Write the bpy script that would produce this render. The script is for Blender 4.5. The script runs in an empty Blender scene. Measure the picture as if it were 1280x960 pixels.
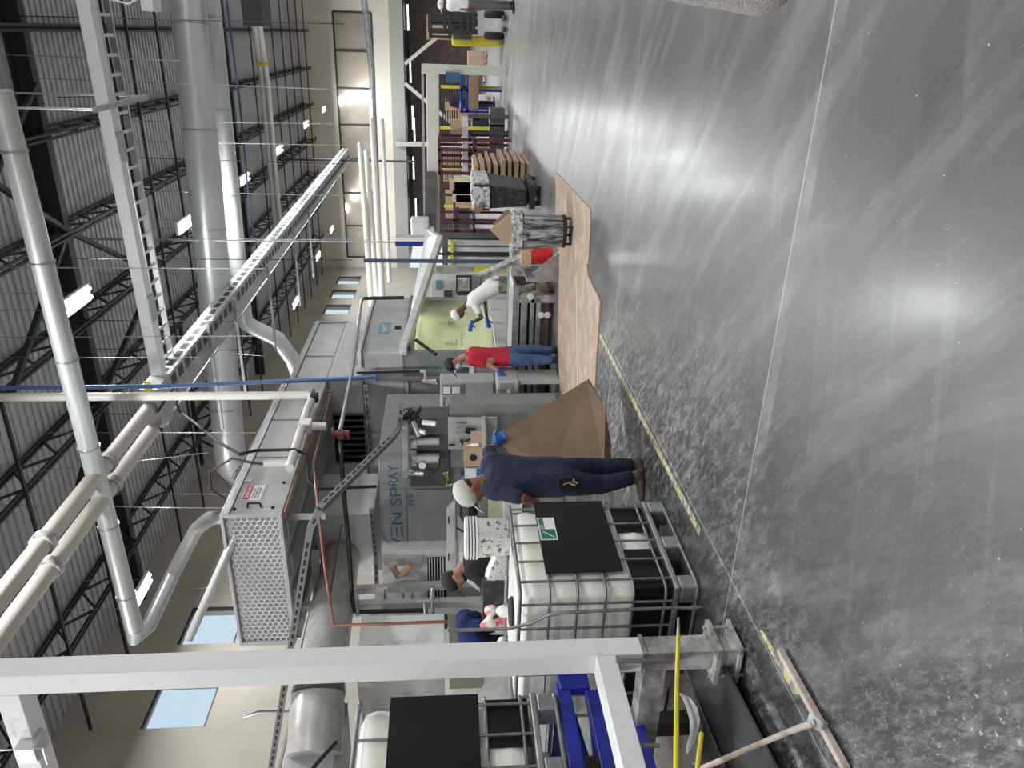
import bpy, math, random
from mathutils import Vector, Matrix
random.seed(7)
SC = bpy.context.scene
COL = SC.collection
# ---------------------------------------------------------------- camera (the photograph was taken with the phone on its side)
F = 961.0; EYE = Vector((0, 0, 1.6))
_D = Vector((558-640, 440, -F)).normalized(); _L = Vector((574-640, -2100, -F))
_X = -_L; _X = (_X - _D*_X.dot(_D)).normalized(); _Z = _X.cross(_D)
RW = Matrix((_X, _D, _Z))                      # camera space -> world
cam = bpy.data.cameras.new('camera'); camo = bpy.data.objects.new('camera', cam); COL.objects.link(camo)
cam.sensor_fit = 'HORIZONTAL'; cam.sensor_width = 36; cam.lens = 36*F/1280; cam.clip_end = 400; cam.clip_start = .05
camo.matrix_world = Matrix.Translation(EYE) @ RW.to_4x4(); SC.camera = camo
SC.view_settings.view_transform = 'Standard'; SC.view_settings.look = 'None'
SC.view_settings.exposure = 0.0; SC.view_settings.gamma = 1.0; SC.view_settings.use_curve_mapping = False
SC.cycles.use_denoising = True
SC.cycles.max_bounces = 6; SC.cycles.diffuse_bounces = 3; SC.cycles.glossy_bounces = 3
# ---------------------------------------------------------------- daylight outside
w = bpy.data.worlds.new('daylight'); SC.world = w; w.use_nodes = True
nt = w.node_tree; bg = nt.nodes['Background']
tc = nt.nodes.new('ShaderNodeTexCoord'); sx = nt.nodes.new('ShaderNodeSeparateXYZ'); rp = nt.nodes.new('ShaderNodeValToRGB')
nt.links.new(tc.outputs['Generated'], sx.inputs[0]); nt.links.new(sx.outputs[2], rp.inputs[0]); nt.links.new(rp.outputs[0], bg.inputs[0])
rp.color_ramp.elements[0].position = 0.0; rp.color_ramp.elements[0].color = (.80, .84, .86, 1)
rp.color_ramp.elements[1].position = 0.55; rp.color_ramp.elements[1].color = (.52, .72, .93, 1)
bg.inputs[1].default_value = 1.12
def area(loc, size, power, col=(.97, .99, 1), rot=(0, 0, 0), sy=None):
    l = bpy.data.lights.new('hall_light', 'AREA'); l.energy = power; l.color = col; l.size = size
    if sy: l.shape = 'RECTANGLE'; l.size_y = sy
    o = bpy.data.objects.new('hall_light', l); COL.objects.link(o); o.location = loc; o.rotation_euler = rot; return o
# rows of high-bay lamps light the hall; the ones behind and beside the camera are lights only
for lx in (4.2, 9.5):
    for ly in (-5.6, 1.1, 7.8, 14.5, 21.2, 27.9, 34.1, 41.0): area((lx, ly, 8.55), .3, 270, sy=1.2)
for ly in (-5.6, 1.1, 7.8): area((-4.85, ly, 8.55), .3, 330, sy=1.2); area((-11.8, ly, 8.55), .3, 330, sy=1.2)
for lx in (-9, -2, 3): area((lx, 53, 3.6), 2.5, 60)

# ---------------------------------------------------------------- helpers
def ray(x, y): return RW @ Vector(((x-640)/F, -(y-480)/F, -1.0))
def P(x, y, X=None, Y=None, Z=None):
    d = ray(x, y)
    t = (X-EYE.x)/d.x if X is not None else (Y-EYE.y)/d.y if Y is not None else (Z-EYE.z)/d.z
    return EYE + d*t
V = Vector
def PR(name):
    m = bpy.data.materials.new(name); m.use_nodes = True
    return m, m.node_tree, m.node_tree.nodes['Principled BSDF']
def mat(name, c, rough=.5, metal=0, c2=None, scale=8, lo=.45, hi=.6, bump=0, bscale=40, stretch=(1, 1, 1), emit=0, alpha=1, trans=0, spec=None, detail=5):
    m, t, b = PR(name); b.inputs['Base Color'].default_value = (*c, 1); b.inputs['Roughness'].default_value = rough; b.inputs['Metallic'].default_value = metal
    if spec is not None: b.inputs['Specular IOR Level'].default_value = spec
    if c2 is not None or bump:
        tcn = t.nodes.new('ShaderNodeTexCoord'); mp = t.nodes.new('ShaderNodeMapping'); mp.inputs['Scale'].default_value = stretch
        geo = t.nodes.new('ShaderNodeNewGeometry'); t.links.new(geo.outputs['Position'], mp.inputs[0])
    if c2 is not None:
        n = t.nodes.new('ShaderNodeTexNoise'); n.inputs['Scale'].default_value = scale; n.inputs['Detail'].default_value = detail; n.inputs['Roughness'].default_value = .65
        r = t.nodes.new('ShaderNodeValToRGB'); r.color_ramp.elements[0].position = lo; r.color_ramp.elements[1].position = hi
        r.color_ramp.elements[0].color = (*c, 1); r.color_ramp.elements[1].color = (*c2, 1)
        t.links.new(mp.outputs[0], n.inputs[0]); t.links.new(n.outputs[0], r.inputs[0]); t.links.new(r.outputs[0], b.inputs['Base Color'])
    if bump:
        n = t.nodes.new('ShaderNodeTexNoise'); n.inputs['Scale'].default_value = bscale; n.inputs['Detail'].default_value = 4
        bp = t.nodes.new('ShaderNodeBump'); bp.inputs['Strength'].default_value = bump; bp.inputs['Distance'].default_value = .02
        t.links.new(mp.outputs[0], n.inputs[0]); t.links.new(n.outputs[0], bp.inputs['Height']); t.links.new(bp.outputs[0], b.inputs['Normal'])
    if emit: b.inputs['Emission Color'].default_value = (*c, 1); b.inputs['Emission Strength'].default_value = emit
    if alpha < 1: b.inputs['Alpha'].default_value = alpha
    if trans: b.inputs['Transmission Weight'].default_value = trans
    return m
M = {}
M['wall'] = mat('wall_paint', (.37, .34, .295), .8, c2=(.45, .415, .365), scale=.5, lo=.35, hi=.7)
M['wall2'] = mat('upper_wall_paint', (.20, .18, .15), .8, c2=(.30, .27, .23), scale=.6, lo=.35, hi=.7)
M['cream'] = mat('cream_wall', (.66, .61, .53), .7, c2=(.72, .68, .6), scale=.3)
M['brick'] = mat('brown_wall', (.12, .09, .085), .8, c2=(.17, .135, .125), scale=3)
M['black'] = mat('black_plastic', (.006, .006, .007), .45, spec=.25)
M['matblack'] = mat('matte_black', (.01, .01, .012), .7)
M['steel_dark'] = mat('dark_painted_steel', (.016, .016, .019), .5)
M['steel_girder'] = mat('roof_girder_steel', (.022, .021, .024), .5)
M['white_steel'] = mat('white_painted_steel', (.72, .72, .73), .38, c2=(.40, .38, .36), scale=18, lo=.66, hi=.74, bump=.05, bscale=60)
M['dirty_steel'] = mat('dirty_grey_steel', (.16, .15, .14), .55, c2=(.52, .51, .5), scale=6, lo=.4, hi=.66, bump=.2)
M['galv'] = mat('galvanised_steel', (.42, .44, .45), .35, .7, c2=(.30, .31, .33), scale=5)
M['galv_duct'] = mat('galvanised_duct', (.55, .57, .56), .36, .45, c2=(.46, .48, .475), scale=1.5, stretch=(.3, 1, 1))
M['alu'] = mat('bright_aluminium', (.60, .61, .62), .35, .7)
M['duct_grey'] = mat('grey_duct_metal', (.44, .43, .41), .32, .1, c2=(.34, .33, .31), scale=3)  # mottled mid-grey metal, same on every side
M['cage'] = mat('cage_tube_metal', (.20, .21, .22), .4, .6, c2=(.30, .31, .33), scale=12)
M['tote'] = mat('milky_tote_plastic', (.86, .85, .79), .4, c2=(.78, .76, .69), scale=4, bump=.08, bscale=5)
M['deck'] = mat('deck', (.4, .4, .4), .5)
M['grey_mach'] = mat('machine_grey_enamel', (.235, .25, .247), .42, c2=(.20, .212, .21), scale=2.5)
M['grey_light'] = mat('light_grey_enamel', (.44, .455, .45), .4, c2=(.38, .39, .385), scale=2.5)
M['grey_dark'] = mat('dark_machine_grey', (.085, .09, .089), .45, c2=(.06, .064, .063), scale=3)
M['white_mach'] = mat('white_enamel', (.66, .67, .66), .4, c2=(.5, .5, .49), scale=5, lo=.5, hi=.7)
M['spatter'] = mat('white_plastic_with_dried_spatter', (.72, .72, .70), .6, c2=(.12, .12, .12), scale=26, lo=.54, hi=.62, bump=.4)
M['bin_black'] = mat('plaster_smeared_black_plastic', (.02, .024, .028), .5, c2=(.42, .45, .47), scale=9, lo=.42, hi=.62, stretch=(2.4, 2.4, .35), bump=.15)
M['bin_dusty'] = mat('dusty_black_plastic', (.018, .021, .024), .5, c2=(.10, .11, .12), scale=12, lo=.5, hi=.75)
M['bin_rim'] = mat('plaster_crusted_rim', (.10, .11, .12), .7, c2=(.62, .63, .62), scale=14, lo=.38, hi=.55, bump=.3)
M['card'] = mat('brown_cardboard', (.235, .155, .10), .8, c2=(.27, .18, .12), scale=3)
M['card_light'] = mat('light_cardboard', (.42, .29, .20), .85, c2=(.47, .34, .24), scale=3)
M['card_floor'] = mat('trodden_floor_cardboard', (.34, .245, .18), .85, c2=(.46, .38, .32), scale=4, lo=.45, hi=.7)
M['wood'] = mat('board_wood', (.32, .22, .15), .8, c2=(.42, .31, .22), scale=6, stretch=(1, 1, 6))
M['yellow'] = mat('yellow_plastic', (.62, .52, .03), .45, c2=(.5, .42, .05), scale=10)
M['blue'] = mat('blue_painted_steel', (.008, .02, .26), .3, c2=(.012, .03, .34), scale=6, bump=.05)
M['blue_pipe'] = mat('blue_pipe', (.10, .20, .45), .4)
M['blue_dim'] = mat('dull_navy_pipe', (.05, .075, .15), .45)
M['pvc'] = mat('white_pvc_pipe', (.66, .64, .60), .45)
M['pvc_tan'] = mat('pale_pipe_wrap', (.42, .385, .35), .6)
M['copper'] = mat('copper_pipe', (.26, .10, .075), .45, .4)
M['pipe_dark'] = mat('dark_iron_pipe', (.03, .03, .033), .4, .3)
M['navy'] = mat('navy_cotton', (.016, .019, .048), .9, c2=(.024, .028, .068), scale=12, bump=.5, bscale=14)
M['denim_dark'] = mat('dark_denim', (.004, .007, .022), .9, c2=(.008, .013, .038), scale=14, bump=.5, bscale=14)
M['denim'] = mat('blue_denim', (.045, .085, .20), .9, c2=(.07, .12, .25), scale=16, bump=.4, bscale=16)
M['red_cloth'] = mat('crimson_cotton', (.42, .012, .035), .85, bump=.4, bscale=14)
M['black_cloth'] = mat('black_cotton', (.010, .010, .014), .9, bump=.4, bscale=14)
M['blue_cloth'] = mat('deep_blue_cotton', (.008, .018, .10), .9, bump=.5, bscale=14)
M['white_cloth'] = mat('white_cotton', (.70, .70, .68), .9, bump=.4, bscale=14)
M['grey_knit'] = mat('grey_knit', (.40, .37, .36), .95, c2=(.5, .47, .46), scale=160, bump=.6, bscale=220)
M['camo'] = mat('olive_brown_cloth', (.14, .13, .09), .9, c2=(.30, .28, .22), scale=14)
M['skin'] = mat('brown_skin', (.24, .105, .062), .5)
M['skin2'] = mat('tan_skin', (.36, .19, .12), .5)
M['skin3'] = mat('deep_brown_skin', (.11, .045, .03), .5)
M['hair'] = mat('black_hair', (.006, .006, .006), .6)
M['cap_grey'] = mat('pale_grey_cap', (.52, .50, .46), .9, bump=.3, bscale=50)
M['glove'] = mat('blue_nitrile', (.02, .11, .40), .4)
M['mask'] = mat('light_blue_mask', (.36, .55, .72), .8)
M['leather'] = mat('worn_brown_leather', (.07, .045, .035), .7)
M['bellows'] = mat('rubber_bellows', (.06, .055, .055), .5)
M['redp'] = mat('red_plastic', (.60, .02, .03), .4, c2=(.7, .25, .27), scale=9, lo=.55, hi=.7)
M['pinkbag'] = mat('pink_and_white_bag', (.75, .72, .72), .5, c2=(.68, .13, .17), scale=7, lo=.52, hi=.56)
M['green'] = mat('green_label', (.01, .16, .10), .5)
M['white'] = mat('plain_white', (.8, .8, .79), .5)
M['ink'] = mat('blue_grey_ink', (.03, .10, .18), .5)
M['ink_light'] = mat('pale_blue_ink', (.16, .34, .44), .5)
M['curtain'] = mat('pale_green_lined_hood', (.50, .52, .33), .4, c2=(.62, .64, .50), scale=3.5, lo=.4, hi=.65, bump=.9, bscale=4)
M['green_panel'] = mat('sage_green_panel', (.22, .25, .18), .5)
M['tube_on'] = mat('lit_tube', (1, .98, .95), .5, emit=9)
M['sash'] = mat('dark_window_frame', (.03, .03, .03), .5)
M['screen'] = mat('monitor_screen', (.30, .34, .33), .3, c2=(.62, .58, .38), scale=9, lo=.48, hi=.52)
M['stick'] = mat('pinkish_wood_pole', (.42, .34, .29), .6, c2=(.52, .46, .42), scale=9)
M['grate'] = mat('dull_metal_cover', (.085, .085, .088), .42, .5, c2=(.11, .11, .112), scale=3, stretch=(1, 6, 1))
M['pit'] = mat('rusty_dark_gap', (.025, .018, .016), .9)
M['boot'] = M['leather']
M['pink_red'] = mat('red_valve_paint', (.22, .055, .055), .5)
M['orange'] = mat('orange_sign', (.75, .30, .03), .5)
M['maroon'] = mat('maroon_rack_steel', (.075, .015, .028), .5)
M['clad'] = mat('dark_cladding_grey', (.15, .158, .155), .45, c2=(.12, .128, .125), scale=2)  # dark grey of the machine's side panels
M['strut'] = mat('dull_zinc_strut', (.20, .205, .21), .45, .5)
M['header'] = mat('grey_header_paint', (.33, .34, .32), .6)
M['putty'] = mat('cream_jib_paint', (.50, .51, .44), .5)

def glass_mat():
    m, t, b = PR('window_glass'); out = t.nodes['Material Output']
    tr = t.nodes.new('ShaderNodeBsdfTransparent'); gl = t.nodes.new('ShaderNodeBsdfGlossy'); gl.inputs['Roughness'].default_value = .02
    mx = t.nodes.new('ShaderNodeMixShader'); mx.inputs[0].default_value = .06; tr.inputs[0].default_value = (.93, .97, .98, 1)
    t.links.new(tr.outputs[0], mx.inputs[1]); t.links.new(gl.outputs[0], mx.inputs[2]); t.links.new(mx.outputs[0], out.inputs[0]); return m
M['glass'] = glass_mat()
M['office_glass'] = mat('office_glass', (.50, .45, .38), .12, .25, c2=(.42, .37, .31), scale=.4)
M['lens'] = mat('clear_hood_panel', (.60, .63, .64), .2, .3)

def deck_mat():
    m, t, b = PR('corrugated_roof_deck'); g = t.nodes.new('ShaderNodeNewGeometry')
    mp = t.nodes.new('ShaderNodeMapping'); mp.inputs['Scale'].default_value = (.15, 1, 1)
    n = t.nodes.new('ShaderNodeTexNoise'); n.inputs['Scale'].default_value = .9
    r = t.nodes.new('ShaderNodeValToRGB'); r.color_ramp.elements[0].color = (.44, .45, .455, 1); r.color_ramp.elements[1].color = (.58, .59, .60, 1)
    t.links.new(g.outputs['Position'], mp.inputs[0]); t.links.new(mp.outputs[0], n.inputs[0]); t.links.new(n.outputs[0], r.inputs[0]); t.links.new(r.outputs[0], b.inputs['Base Color'])
    b.inputs['Roughness'].default_value = .5; b.inputs['Metallic'].default_value = .2; return m
M['deck'] = deck_mat()

def floor_mat():
    m, t, b = PR('sealed_concrete_floor'); N = t.nodes.new; Lk = t.links.new
    g = N('ShaderNodeNewGeometry')
    def noise(sc, rot=0, stretch=(1, 1, 1), detail=6, rough=.65, dist=0):
        mp = N('ShaderNodeMapping'); mp.inputs['Scale'].default_value = stretch
        mr = N('ShaderNodeMapping'); mr.inputs['Rotation'].default_value = (0, 0, rot)
        Lk(g.outputs['Position'], mr.inputs[0]); Lk(mr.outputs[0], mp.inputs[0])
        n = N('ShaderNodeTexNoise'); n.inputs['Scale'].default_value = sc; n.inputs['Detail'].default_value = detail; n.inputs['Roughness'].default_value = rough; n.inputs['Distortion'].default_value = dist
        Lk(mp.outputs[0], n.inputs[0]); return n.outputs[0]
    def ramp(s, a, c, ca=0., cc=1.):
        r = N('ShaderNodeValToRGB'); r.color_ramp.elements[0].position = a; r.color_ramp.elements[1].position = c
        r.color_ramp.elements[0].color = (ca, ca, ca, 1); r.color_ramp.elements[1].color = (cc, cc, cc, 1); Lk(s, r.inputs[0]); return r.outputs[0]
    def mth(op, a, b_, clamp=False):
        n = N('ShaderNodeMath'); n.operation = op; n.use_clamp = clamp
        for i, v in enumerate((a, b_)):
            if isinstance(v, (int, float)): n.inputs[i].default_value = v
            else: Lk(v, n.inputs[i])
        return n.outputs[0]
    sep = N('ShaderNodeSeparateXYZ'); Lk(g.outputs['Position'], sep.inputs[0])
    base = ramp(noise(.9, detail=8, dist=.4), .3, .72, .062, .108)
    st = ramp(noise(2.2, .75, (.28, 1.6, 1), 7, .6, .3), .50, .72)          # tyre and drag streaks
    st2 = ramp(noise(3.0, -.25, (.2, 2.2, 1), 7, .65, .5), .56, .76)
    side_tone = N('ShaderNodeMapRange'); side_tone.inputs[1].default_value = -1.2; side_tone.inputs[2].default_value = -2.9; side_tone.inputs[3].default_value = 1; side_tone.inputs[4].default_value = .55; Lk(sep.outputs[0], side_tone.inputs[0])  # base tone gets darker towards the machine side
    base = mth('MULTIPLY', base, side_tone.outputs[0])
    fine = ramp(noise(30, .9, (.5, 1.5, 1), 8, .8), .52, .74)
    patch = ramp(noise(.55, detail=3), .40, .62)
    dirt = N('ShaderNodeMapRange'); dirt.inputs[1].default_value = -1.0; dirt.inputs[2].default_value = -3.0; Lk(sep.outputs[0], dirt.inputs[0])   # plaster dust is thick beside the machines
    dustzone = mth('MULTIPLY', dirt.outputs[0], mth('ADD', patch, .25), True)
    speck = ramp(noise(55, 0, (1, 1, 1), 2, .5), .735, .76)
    dust = mth('MULTIPLY', ramp(noise(12, .6, (.6, 1.5, 1), 9, .85), .47, .64), dustzone)
    crumbs = mth('MULTIPLY', ramp(noise(38, 0, (1, 1, 1), 3, .6), .64, .67), dustzone)
    v = mth('ADD', base, mth('MULTIPLY', st, .085)); v = mth('ADD', v, mth('MULTIPLY', st2, .05)); v = mth('ADD', v, mth('MULTIPLY', fine, .035))
    v = mth('ADD', v, mth('MULTIPLY', dust, .30)); v = mth('ADD', v, mth('MULTIPLY', crumbs, .35)); v = mth('ADD', v, mth('MULTIPLY', speck, .35))
    def line(coord, at, wd, amt):
        d = mth('ABSOLUTE', mth('SUBTRACT', coord, at), 0); return mth('MULTIPLY', mth('LESS_THAN', d, wd), amt)
    for Yj in (6.87, 3.42, 13.8, 20.7): v = mth('ADD', v, line(sep.outputs[1], Yj, .007 if Yj < 10 else .012, .16))
    band = mth('MULTIPLY', ramp(noise(2.5, 0, (1, 1, 1), 6, .7), .38, .6), line(sep.outputs[1], 3.36, .055, .07)); v = mth('ADD', v, band)
    v = mth('ADD', v, line(sep.outputs[0], -2.80, .006, .14))
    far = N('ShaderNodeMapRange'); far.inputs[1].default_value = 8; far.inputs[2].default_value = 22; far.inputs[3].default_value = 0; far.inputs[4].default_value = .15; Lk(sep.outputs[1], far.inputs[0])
    v = mth('ADD', v, far.outputs[0])                                            # base tone gets paler with distance down the hall
    cmb = N('ShaderNodeCombineColor'); Lk(v, cmb.inputs[0]); Lk(mth('MULTIPLY', v, 1.0), cmb.inputs[1]); Lk(mth('MULTIPLY', v, 1.0), cmb.inputs[2]); Lk(cmb.outputs[0], b.inputs['Base Color'])
    rr = ramp(noise(1.6, .7, (.4, 1.4, 1), 6), .3, .7, .28, .42); Lk(mth('ADD', rr, mth('MULTIPLY', dust, .4)), b.inputs['Roughness'])
    b.inputs['Coat Weight'].default_value = .17; b.inputs['Coat Roughness'].default_value = .19
    bp = N('ShaderNodeBump'); bp.inputs['Strength'].default_value = .08; bp.inputs['Distance'].default_value = .01; Lk(noise(25, 0, (1, 1, 1), 5), bp.inputs['Height']); Lk(bp.outputs[0], b.inputs['Normal'])
    return m
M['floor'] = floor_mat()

def tread_mat():
    m, t, b = PR('woven_mat'); g = t.nodes.new('ShaderNodeNewGeometry')
    v = t.nodes.new('ShaderNodeTexBrick'); v.inputs['Scale'].default_value = 22; v.inputs['Color1'].default_value = (.16, .145, .12, 1); v.inputs['Color2'].default_value = (.24, .22, .19, 1); v.inputs['Mortar'].default_value = (.02, .02, .02, 1); v.inputs['Mortar Size'].default_value = .03
    t.links.new(g.outputs['Position'], v.inputs[0]); t.links.new(v.outputs[0], b.inputs['Base Color']); b.inputs['Roughness'].default_value = .7; return m
M['tread'] = tread_mat()
def line_mat():
    m, t, b = PR('chipped_yellow_floor_paint'); N = t.nodes.new
    g = N('ShaderNodeNewGeometry'); n = N('ShaderNodeTexNoise'); n.inputs['Scale'].default_value = 14; n.inputs['Detail'].default_value = 8; n.inputs['Roughness'].default_value = .75
    r = N('ShaderNodeValToRGB'); r.color_ramp.elements[0].position = .47; r.color_ramp.elements[1].position = .52
    r.color_ramp.elements[0].color = (.20, .20, .19, 1); r.color_ramp.elements[1].color = (.50, .48, .22, 1)
    t.links.new(g.outputs['Position'], n.inputs[0]); t.links.new(n.outputs[0], r.inputs[0]); t.links.new(r.outputs[0], b.inputs['Base Color']); b.inputs['Roughness'].default_value = .6; return m
M['line'] = line_mat()

class MB:
    def __init__(s): s.v = []; s.f = []
    def quad8(s, c):
        i = len(s.v); s.v += [V(p) for p in c]
        s.f += [tuple(i+k for k in q) for q in ((0, 3, 2, 1), (4, 5, 6, 7), (0, 1, 5, 4), (1, 2, 6, 5), (2, 3, 7, 6), (3, 0, 4, 7))]; return s
    def box(s, lo, hi):
        a = [min(lo[k], hi[k]) for k in range(3)]; b = [max(lo[k], hi[k]) for k in range(3)]
        return s.quad8([(a[0], a[1], a[2]), (b[0], a[1], a[2]), (b[0], b[1], a[2]), (a[0], b[1], a[2]), (a[0], a[1], b[2]), (b[0], a[1], b[2]), (b[0], b[1], b[2]), (a[0], b[1], b[2])])
    def obox(s, c, size, rot=None):
        c = V(c); R_ = rot if rot is not None else Matrix.Identity(3); h = [k/2 for k in size]
        pts = [(-h[0], -h[1], -h[2]), (h[0], -h[1], -h[2]), (h[0], h[1], -h[2]), (-h[0], h[1], -h[2]), (-h[0], -h[1], h[2]), (h[0], -h[1], h[2]), (h[0], h[1], h[2]), (-h[0], h[1], h[2])]
        return s.quad8([c + R_ @ V(p) for p in pts])
    def beam(s, p, q, w, h=None, up=(0, 0, 1)):
        p = V(p); q = V(q); h = h or w; d = (q-p).normalized(); u = V(up)
        if abs(d.dot(u)) > .95: u = V((0, 1, 0))
        a = d.cross(u).normalized()*w/2; b = a.cross(d).normalized()*h/2
        return s.quad8([p-a-b, p+a-b, q+a-b, q-a-b, p-a+b, p+a+b, q+a+b, q-a+b])
    def tube(s, pts, r, n=10, cap=True):
        pts = [V(p) for p in pts]; rs = r if isinstance(r, (list, tuple)) else [r]*len(pts); i0 = len(s.v); ref = None
        for k, p in enumerate(pts):
            d = ((pts[min(k+1, len(pts)-1)]-p).normalized() + (p-pts[max(k-1, 0)]).normalized())
            d = d.normalized() if d.length > 1e-6 else V((0, 0, 1))
            if ref is None: ref = V((0, 0, 1)) if abs(d.z) < .9 else V((1, 0, 0))
            a = (ref - d*ref.dot(d)).normalized(); b = d.cross(a); ref = a
            for j in range(n):
                t = 2*math.pi*j/n; s.v.append(p + (a*math.cos(t)+b*math.sin(t))*rs[k])
        for k in range(len(pts)-1):
            for j in range(n):
                s.f.append((i0+k*n+j, i0+k*n+(j+1) % n, i0+(k+1)*n+(j+1) % n, i0+(k+1)*n+j))
        if cap: s.f.append(tuple(i0+j for j in range(n))[::-1]); s.f.append(tuple(i0+(len(pts)-1)*n+j for j in range(n)))
        return s
    def lathe(s, prof, base, n=24, axis=(0, 0, 1), closed=False):
        base = V(base); ax = V(axis).normalized(); ref = V((1, 0, 0)) if abs(ax.x) < .9 else V((0, 1, 0)); a = (ref-ax*ref.dot(ax)).normalized(); b = ax.cross(a); i0 = len(s.v)
        for (r, z) in prof:
            for j in range(n):
                t = 2*math.pi*j/n; s.v.append(base + ax*z + (a*math.cos(t)+b*math.sin(t))*max(r, 1e-4))
        for k in range(len(prof)-1):
            for j in range(n): s.f.append((i0+k*n+j, i0+k*n+(j+1) % n, i0+(k+1)*n+(j+1) % n, i0+(k+1)*n+j))
        s.f.append(tuple(i0+j for j in range(n))[::-1]); s.f.append(tuple(i0+(len(prof)-1)*n+j for j in range(n))); return s
    def slab(s, pts, nrm, th):            # polygon with thickness
        pts = [V(p) for p in pts]; nv = V(nrm).normalized()*th; i = len(s.v); n = len(pts); s.v += pts + [p+nv for p in pts]
        s.f.append(tuple(range(i, i+n))[::-1]); s.f.append(tuple(range(i+n, i+2*n)))
        for k in range(n): s.f.append((i+k, i+(k+1) % n, i+n+(k+1) % n, i+n+k))
        return s
    def ring(s, c, R_, r, axis=(0, 0, 1), n=20, m=6, arc=(0, 2*math.pi)):
        c = V(c); ax = V(axis).normalized(); ref = V((1, 0, 0)) if abs(ax.x) < .9 else V((0, 1, 0)); a = (ref-ax*ref.dot(ax)).normalized(); b = ax.cross(a)
        pts = [c + (a*math.cos(arc[0]+(arc[1]-arc[0])*k/n)+b*math.sin(arc[0]+(arc[1]-arc[0])*k/n))*R_ for k in range(n+1)]
        return s.tube(pts, r, m)
    def build(s, name, m, parent=None, smooth=False, bevel=0, label=None):
        base = parent_loc(parent) if parent else None
        if base is None:
            xs = [v.x for v in s.v]; ys = [v.y for v in s.v]; zs = [v.z for v in s.v]
            base = V(((min(xs)+max(xs))/2, (min(ys)+max(ys))/2, min(zs)))
        me = bpy.data.meshes.new(name); me.from_pydata([v-base for v in s.v], [], s.f); me.validate(); me.update()
        me.materials.append(M[m] if isinstance(m, str) else m)
        if smooth:
            me.polygons.foreach_set('use_smooth', [len(p.vertices) <= 4 for p in me.polygons])
            me.set_sharp_from_angle(angle=math.radians(50))
        o = bpy.data.objects.new(name, me); COL.objects.link(o)
        if parent: o.parent = parent
        else: o.location = base
        if bevel:
            bv = o.modifiers.new('bevel', 'BEVEL'); bv.width = bevel; bv.segments = 2; bv.limit_method = 'ANGLE'
        if label: o['label'] = label
        return o
def parent_loc(o):
    l = V((0, 0, 0))
    while o: l += o.location; o = o.parent
    return l
def thing(name, label, cat, loc=(0, 0, 0), group=None):
    o = bpy.data.objects.new(name, None); COL.objects.link(o); o.location = loc; o.empty_display_size = .1
    o['label'] = label; o['category'] = cat
    if group: o['group'] = group
    return o
def tag(o, label, cat, group=None, kind=None):
    o['label'] = label; o['category'] = cat
    if group: o['group'] = group
    if kind: o['kind'] = kind
    return o
def struct(o, label=None):
    o['kind'] = 'structure'
    if label: o['label'] = label
    return o
def text(name, body, loc, size, right, up, m, parent, th=.002, align='LEFT', sx=1):
    cu = bpy.data.curves.new(name, 'FONT'); cu.body = body; cu.size = size; cu.extrude = th; cu.align_x = align
    tmp = bpy.data.objects.new(name, cu); COL.objects.link(tmp); cu.materials.append(M[m])
    me = bpy.data.meshes.new_from_object(tmp.evaluated_get(bpy.context.evaluated_depsgraph_get())); bpy.data.objects.remove(tmp)
    o = bpy.data.objects.new(name, me); COL.objects.link(o)
    r = V(right).normalized(); u = V(up).normalized(); n = r.cross(u)
    mt = Matrix((r*sx, u, n)).transposed().to_4x4(); mt.translation = V(loc) - (parent_loc(parent) if parent else V((0, 0, 0)))
    o.matrix_world = mt
    if parent: o.parent = parent
    return o
# ---------------------------------------------------------------- hall
XW, YF, ZR = -14.3, 50.0, 10.3
FLC = .0
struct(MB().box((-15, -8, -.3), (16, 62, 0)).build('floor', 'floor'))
struct(MB().box((12, -8, 0), (12.3, 58, 11)).build('wall_right', 'wall')); struct(MB().box((-15, -8.3, 0), (12.3, -8, 11)).build('wall_back', 'wall'))
wz0, wz1 = 7.08, 8.52
wins = [(12.95, 14.4), (15.55, 17.0), (40.7, 42.4), (43.5, 45.2), (46.3, 48.0)]
b = MB(); b.box((XW-.35, -8, 0), (XW, YF, wz0)); b.box((XW-.35, -8, wz1), (XW, YF, 11))
ys = [-8] + [k for p in wins for k in p] + [YF]
for k in range(0, len(ys), 2): b.box((XW-.35, ys[k], wz0), (XW, ys[k+1], wz1))
struct(b.build('wall_left', 'wall'))
for k, (a, c) in enumerate(wins):
    f = MB()
    for q in ((a, wz0, a+.06, wz1), (c-.06, wz0, c, wz1), (a+.06, wz0, c-.06, wz0+.06), (a+.06, wz1-.06, c-.06, wz1)):
        f.box((XW-.14, q[0], q[1]), (XW-.06, q[2], q[3]))
    o = struct(f.build('window_%d' % (k+1), 'sash'))
    g = MB().box((XW-.11, a+.05, wz0+.05), (XW-.102, c-.05, wz1-.05)).build('pane', 'glass', o)
struct(MB().box((XW, -8, 5.2), (XW+.03, 13.0, 5.26)).build('trim_1', 'wall2'))
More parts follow.
